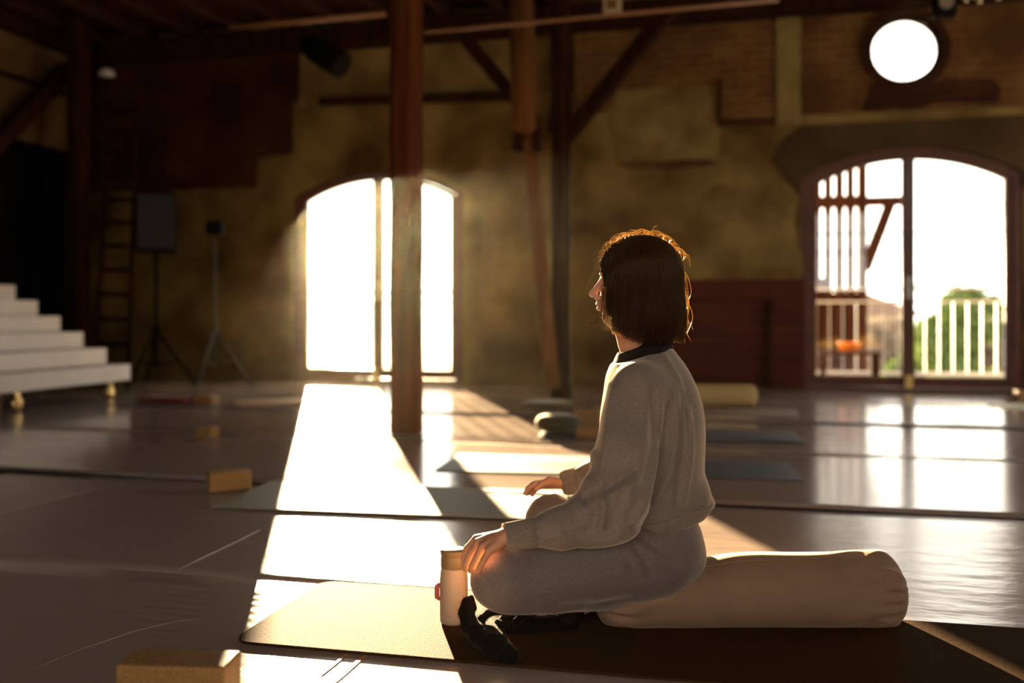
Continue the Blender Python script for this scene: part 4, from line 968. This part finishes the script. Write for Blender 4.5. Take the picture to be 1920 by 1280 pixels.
# loose curls over the crown
for s in range(110):
    th = rng.uniform(-1.15, 1.0); cx, cy = 1203+83*math.sin(th), 522-78*math.cos(th); r_ = rng.uniform(4, 15); L_ = rng.uniform(12, 40); dr = rng.choice([-1, 1])
    tx, ty = math.cos(th)*dr, math.sin(th)*dr; nx_, ny_ = math.sin(th), -math.cos(th)
    path([(cx, cy), (cx+nx_*r_*.8+tx*L_*.2, cy+ny_*r_*.8+ty*L_*.2), (cx+nx_*r_+tx*L_*.6, cy+ny_*r_+ty*L_*.6), (cx+tx*L_+nx_*r_*rng.uniform(-.2, .5), cy+ty*L_+ny_*r_*rng.uniform(-.2, .5))], 2.33+rng.normal(0, .03), .00042)
# flyaways down the back
for pix in ([(1270, 480), (1284, 510), (1290, 545), (1293, 580)], [(1278, 500), (1290, 520), (1296, 545), (1292, 560)], [(1284, 560), (1296, 580), (1298, 600), (1288, 625)], [(1284, 585), (1293, 605), (1300, 618)],
            [(1280, 610), (1288, 625), (1296, 640)], [(1276, 610), (1282, 628), (1284, 643)], [(1213, 440), (1222, 436), (1226, 426), (1234, 422)], [(1130, 478), (1118, 470), (1112, 480)], [(1122, 500), (1104, 530), (1098, 550)], [(1283, 540), (1289, 580), (1281, 622)], [(1282, 530), (1292, 570), (1286, 618)]):
    path(pix, 2.33, .0005)
for s in range(60):
    y = rng.uniform(470, 590); t = (y-470)/160; x = 1270+14*math.sin(min(t*2, 1)*1.5); k = rng.uniform(2, 7)
    path([(x-3, y), (x+k*.7, y+12), (x+k, y+26), (x+k*rng.uniform(0, .8), y+42)], 2.33+rng.normal(0, .025), .00035)
me = bpy.data.meshes.new('hair_strands'); me.from_pydata([tuple(v) for v in verts], [], faces)
hs = link('hair_strands', me, M_hair, None, smooth=True); hs.parent = hair; me.transform(Matrix.Translation(-pe.location))
# hair tie on the far wrist
mb = MB(); c = P(1063, 884, 2.70); mb.lathe([(.004, -.004), (.0055, 0), (.004, .004)], 12, Matrix.Translation(c)); o = mb.build('cuff_button', M_shirt, None, smooth=True); o.parent = swe; o.data.transform(Matrix.Translation(-pe.location))

# ------------------------------------------------------------------ black fuzzy slipper on the mat edge
M_fuzz = mat('black_fuzz', (.008, .005, .004), .95, .1, sheen=.1)
q0 = P(905, 1195, 2.17); ez = empty('slipper', Vector((q0.x, q0.y, .012)), 'black slipper with fuzzy straps lying half upright in front of the bottle', 'slipper')
def G(px, py, d): return P(px, py, d)
G1 = Field((-.16, 1.94, .0135), (.05, 2.30, .20), .002)
sole = [G(876, 1130, 2.16), G(874, 1148, 2.155), G(881, 1172, 2.14), G(898, 1190, 2.11), G(925, 1210, 2.06), G(950, 1226, 2.02), G(960, 1232, 2.005)]
for i in range(len(sole)-1):
    r = [.014, .0175, .020, .024, .025, .020, .017, .016]; G1.cone(sole[i]+Vector((0, .0, 0)), sole[i+1], r[i], r[i+1], .006)
G1.cone(G(884, 1120, 2.16), G(888, 1140, 2.158), .006, .008, .006)
G1.chain([G(918, 1188, 2.11), G(938, 1208, 2.06), G(958, 1230, 2.01)], [.019, .019, .015], .008)
link('sole', G1.mesh('sole'), M_fuzz, ez, smooth=True)
G2 = Field((-.14, 2.03, .012), (.06, 2.32, .20), .002)
G2.chain([G(900, 1182, 2.15), G(903, 1160, 2.155), G(916, 1149, 2.165), G(935, 1145, 2.175), G(953, 1150, 2.185)], [.010, .0095, .0085, .0085, .007], .004)
G2.chain([G(932, 1165, 2.18), G(940, 1172, 2.18), G(965, 1172, 2.19)], [.006, .008, .010], .004)
st = link('strap', G2.mesh('strap'), M_fuzz, ez, smooth=True)
verts = []; faces = []
for me_ in (G2, G1):
    sl_, g_ = me_.sub(me_.lo, me_.lo+me_.n*me_.h); idx = np.argwhere(np.abs(me_.d) < .001); idx = idx[rng.permutation(len(idx))[:1500]]
    gx = np.gradient(me_.d, me_.h)
    for i in idx:
        p = me_.lo+i*me_.h; nrm = np.array([gx[k][tuple(i)] for k in range(3)]); nrm /= np.linalg.norm(nrm)+1e-9
        if p[2] < .02: continue
        nrm = nrm+rng.normal(0, .5, 3); L_ = rng.uniform(.002, .005); strand([p, p+nrm*L_*.5, p+nrm*L_+np.array((0, 0, -.0005))], .00022)
me = bpy.data.meshes.new('fuzz'); me.from_pydata([tuple(v) for v in verts], [], faces); me.transform(Matrix.Translation(-ez.location))
o = link('fuzz', me, mat('fuzz_fibre', (.03, .02, .014), .6, .4), None); o.parent = ez

q1 = P(985, 1180, 2.20); e2_ = empty('slipper', Vector((q1.x, q1.y, .012)), 'added black slipper shape under her near knee, put in to block a sun streak', 'slipper')  # added dark shape, stops sunlight streaking beneath the knee
G3 = Field((-.04, 2.05, .0135), (.24, 2.33, .12), .0025)
G3.chain([P(952, 1168, 2.20), P(985, 1178, 2.21), P(1025, 1180, 2.22), P(1070, 1174, 2.23)], [.024, .029, .027, .024], .01)
link('sole', G3.mesh('sole'), M_fuzz, e2_, smooth=True)  # sole of the added slipper shape
G4 = Field((-.04, 2.05, .02), (.24, 2.33, .14), .0025)
G4.chain([P(968, 1166, 2.16), P(985, 1150, 2.20), P(1000, 1160, 2.25)], [.010, .011, .010], .004)
link('strap', G4.mesh('strap'), M_fuzz, e2_, smooth=True)  # strap of the added slipper shape

# ------------------------------------------------------------------ outside: balcony, railing, timber screen, garden
m = MB(); m.box(PL-1, PR_+9, WQ+.22, WQ+2.0, -.30, -.02); o = m.build('trim_3', mat('balcony_deck', (.35, .30, .24), .8)); o.rotation_euler = (0, 0, -A); o['kind'] = 'structure'
M_rail = mat('white_rail', (.52, .60, .74), .5)
def railing(cx, label, w=1.9):
    e = empty('railing', RP(cx, WQ+1.7, 0), label, 'railing', 'white balcony railings beyond the doors', rz=-A)
    def bb(name, *a):
        mb = MB(); mb.box(*a); mb.v = [tuple(RP(*v)) for v in mb.v]; return mb.build(name, M_rail, e)
    bb('handrail', cx-w, cx+w, WQ+1.68, WQ+1.72, 1.05, 1.075); bb('top_rail', cx-w, cx+w, WQ+1.69, WQ+1.71, .90, .925); bb('bottom_rail', cx-w, cx+w, WQ+1.69, WQ+1.71, .06, .10)
    n = int(2*w/.145)
    for k in range(n+1):
        x = cx-w+2*w*k/n; thick = .009 if k % 12 else .03
        bb('baluster' if k % 12 else 'railing_post', x-thick/2, x+thick/2, WQ+1.7-.01, WQ+1.7+.01, .0 if k % 12 == 0 else .08, .91 if k % 12 else 1.07)
railing(DR+.6, 'white metal balcony railing seen through the right door', 2.1); railing(DL, 'white metal balcony railing washed out by sun beyond the left door', 1.5)
# timber screen beside the right door
SQ = WQ+2.6
def sx(px): return wq(px, 500, SQ)[0]
def sz(py, px=1600): return wq(px, py, SQ)[1]
e = empty('timber_screen', RP(sx(1560), SQ, 0), 'dark slatted timber screen with a raking brace outside the left half of the right door', 'screen', rz=-A)
def hb(name, x0, x1, q0, q1, z0, z1, m=M_wood_d):
    mb = MB(); mb.box(x0, x1, q0, q1, z0, z1); mb.v = [tuple(RP(*v)) for v in mb.v]; return mb.build(name, m, e)
edges = [(1524, 1539), (1545, 1560), (1566, 1582), (1587, 1602), (1608, 1626)]
for x0, x1 in edges: hb('slat', sx(x0), sx(x1), SQ, SQ+.05, -.3, 4.2)
for k in range(9):
    x = sx(1524)-.17*(k+1); hb('slat', x, x+.14, SQ, SQ+.05, -.3, 4.2)
hb('rail', sx(1380), sx(1622), SQ-.04, SQ+.0, sz(389), sz(367)); hb('rail', sx(1610), sx(1692), SQ-.04, SQ, sz(388), sz(370))
hb('board_panel', sx(1524), sx(1560), SQ+.05, SQ+.07, -.3, sz(520)); hb('board_panel', sx(1560), sx(1624), SQ+.05, SQ+.07, -.3, sz(548))
hb('corner_post', sx(1608), sx(1625), SQ-.02, SQ+.10, -.3, 4.2)
def sp_(px, py, q): x, z = wq(px, py, q); return RP(x, q, z)
mb = MB(); mb.bar(sp_(1622, 505, SQ), sp_(1668, 384, SQ), .14, .05, up=tuple(RP(0, 1))); mb.build('brace', M_wood_d, e)
M_orange = mat('orange_plastic', (.85, .25, .03), .5)
o = MB(); c = sp_(1592, 650, WQ+1.2); o.lathe([(.02, -.05), (.10, -.05), (.12, .04), (.125, .05), (.11, .05), (.02, -.03)], 20, Matrix.Translation(c)); tag(o.build('plant_pot', M_orange, smooth=True), 'orange pot on the balcony behind the left half of the right door', 'pot')
e = empty('balcony_table', RP(wq(1590, 665, WQ+1.2)[0], WQ+1.2, 0), 'dark low table on the balcony carrying the orange pot', 'table', rz=-A)
xx = wq(1592, 665, WQ+1.2)[0]; zt2 = c.z-.053
hb2 = lambda nm, *a: (lambda mb: (mb.box(*a), setattr(mb, 'v', [tuple(RP(*v)) for v in mb.v]), mb.build(nm, M_wood_d, e)))(MB())
hb2('table_top', xx-.32, xx+.32, WQ+1.0, WQ+1.4, zt2-.03, zt2)
for sx_ in (-.28, .28):
    for q in (WQ+1.03, WQ+1.37): hb2('leg', xx+sx_-.02, xx+sx_+.02, q-.02, q+.02, -.02, zt2-.03)
# ground far below, hedge, trees, house, pole
M_grass = mat('hazy_field', (.20, .22, .10), .9, noise=(.3, (.30, .28, .16), 4))
m = MB(); m.box(-70, 90, WQ+2.2, WQ+160, -3.6, -3.5); o = m.build('ground', M_grass); o.rotation_euler = (0, 0, -A); o['kind'] = 'structure'
M_leaf = bpy.data.materials.new('green_leaf'); M_leaf.use_nodes = True; nt = M_leaf.node_tree; nt.nodes.clear()
_o = nt.nodes.new('ShaderNodeOutputMaterial'); _p = nt.nodes.new('ShaderNodeBsdfDiffuse'); _t = nt.nodes.new('ShaderNodeBsdfTranslucent'); _m = nt.nodes.new('ShaderNodeMixShader')
_p.inputs[0].default_value = (.10, .14, .05, 1); _t.inputs[0].default_value = (.10, .14, .04, 1); _m.inputs[0].default_value = .35
nt.links.new(_p.outputs[0], _m.inputs[1]); nt.links.new(_t.outputs[0], _m.inputs[2]); nt.links.new(_m.outputs[0], _o.inputs[0])
M_leaf2 = M_leaf.copy(); M_leaf2.name = 'dry_twig_leaf'; M_leaf2.node_tree.nodes['Diffuse BSDF'].inputs[0].default_value = (.20, .16, .13, 1); M_leaf2.node_tree.nodes['Translucent BSDF'].inputs[0].default_value = (.16, .12, .08, 1)
LM = {1: M_leaf, 2: M_leaf}
def tree(c, R, hgt, label, seed, n=5200, leaf=.16, trunk=True):
    r_ = np.random.RandomState(seed); e = empty('tree', c, label, 'tree', 'trees beyond the balcony'); vs_ = []; fs_ = []
    blobs = [(np.array((r_.normal(0, R*.35), r_.normal(0, R*.35), hgt*r_.uniform(.30, .86))), R*r_.uniform(.4, .72)) for _ in range(12)]
    for i in range(n):
        b, br = blobs[r_.randint(12)]; d = r_.normal(0, 1, 3); d /= np.linalg.norm(d); p = b+d*br*r_.uniform(.6, 1)**.5; p[2] = max(p[2], .2)
        u = r_.normal(0, 1, 3); u /= np.linalg.norm(u); w = np.cross(u, d); w /= np.linalg.norm(w)+1e-6; s = leaf*r_.uniform(.6, 1.2)
        k = len(vs_); vs_ += [p-u*s, p+w*s*.45, p+u*s, p-w*s*.45]; fs_.append((k, k+1, k+2, k+3))
    mb = MB(Matrix.Translation(c)); mb.add(vs_, fs_); me = bpy.data.meshes.new('foliage'); me.from_pydata(mb.v, [], mb.f); link('foliage', me, LM.get(seed, M_leaf2), e)
    mb = MB(Matrix.Translation(c)); mb.tube([(0, 0, 0), (.1, 0, hgt*.4), (0, .1, hgt*.8)], [R*.13, R*.09, R*.03], 10); mb.build('trunk', M_wood_m, e, smooth=True)
def gpt(px, d): v = P(px, 590, d); v.z = -3.5; return v
tree(gpt(1798, 24), 1.0, 5.3, 'round green tree behind the railing in the right half of the right door', 1)
tree(gpt(1752, 30), 1.1, 4.0, 'lower yellow-green tree left of the round green tree outside', 2)
tree(gpt(1838, 42), 1.4, 5.2, 'greyish hazy tree further off, right of the round green tree outside', 3)
tree(gpt(1878, 36), 1.3, 4.2, 'low brownish tree outside at the right edge of the right door', 4)
tree(gpt(1660, 34), 1.6, 4.0, 'brownish bushy tree outside between the screen and the middle of the right door', 5)
mb = MB(); hc_ = gpt(1632, 60)
T = Matrix.Translation(hc_) @ Matrix.Rotation(-.2, 4, 'Z')
e = empty('house', hc_, 'pale distant house with a low pitched roof outside, right of the timber screen', 'house')
mb.box(-6, 2.5, 0, 6, 0, 4.2, T); mb.build('wall', mat('house_wall', (.5, .42, .34), .9), e)
mb = MB(T); mb.prism([(-6.6, 4.2), (3.6, 4.2), (-1.2, 6.0)], -.4, 6.4); mb.build('roof', mat('house_roof', (.16, .10, .08), .9), e)
mb = MB(); c = gpt(1800, 55); mb.tube([c, c+Vector((0, 0, 3.5+.76+(590-435)/F*55))], [.07, .05], 8); t_ = c+Vector((0, 0, 3.5+.76+(590-438)/F*55)); mb.bar(t_-Vector((.3, 0, 0)), t_+Vector((.3, 0, 0)), .12, .12)
tag(mb.build('street_lamp', M_metal), 'thin tall lamp pole in the hazy distance above the round green tree', 'lamp pole')

# ------------------------------------------------------------------ dusty air in the hall
M_haze = bpy.data.materials.new('dusty_air'); M_haze.use_nodes = True; nt = M_haze.node_tree; nt.nodes.clear()
_o = nt.nodes.new('ShaderNodeOutputMaterial'); _v = nt.nodes.new('ShaderNodeVolumeScatter'); _v.inputs['Color'].default_value = (1, .86, .62, 1)
_v.inputs['Density'].default_value = HAZE; _v.inputs['Anisotropy'].default_value = .93
nt.links.new(_v.outputs[0], _o.inputs['Volume'])
m = MB(); m.box(PL+.3, PR_-.3, QB+.3, WQ-.3, .06, CZ-.42); o = m.build('dusty_air', M_haze); o.rotation_euler = (0, 0, -A)
tag(o, 'faint dusty haze glowing in the sunbeam through the hall', 'haze', kind='stuff')
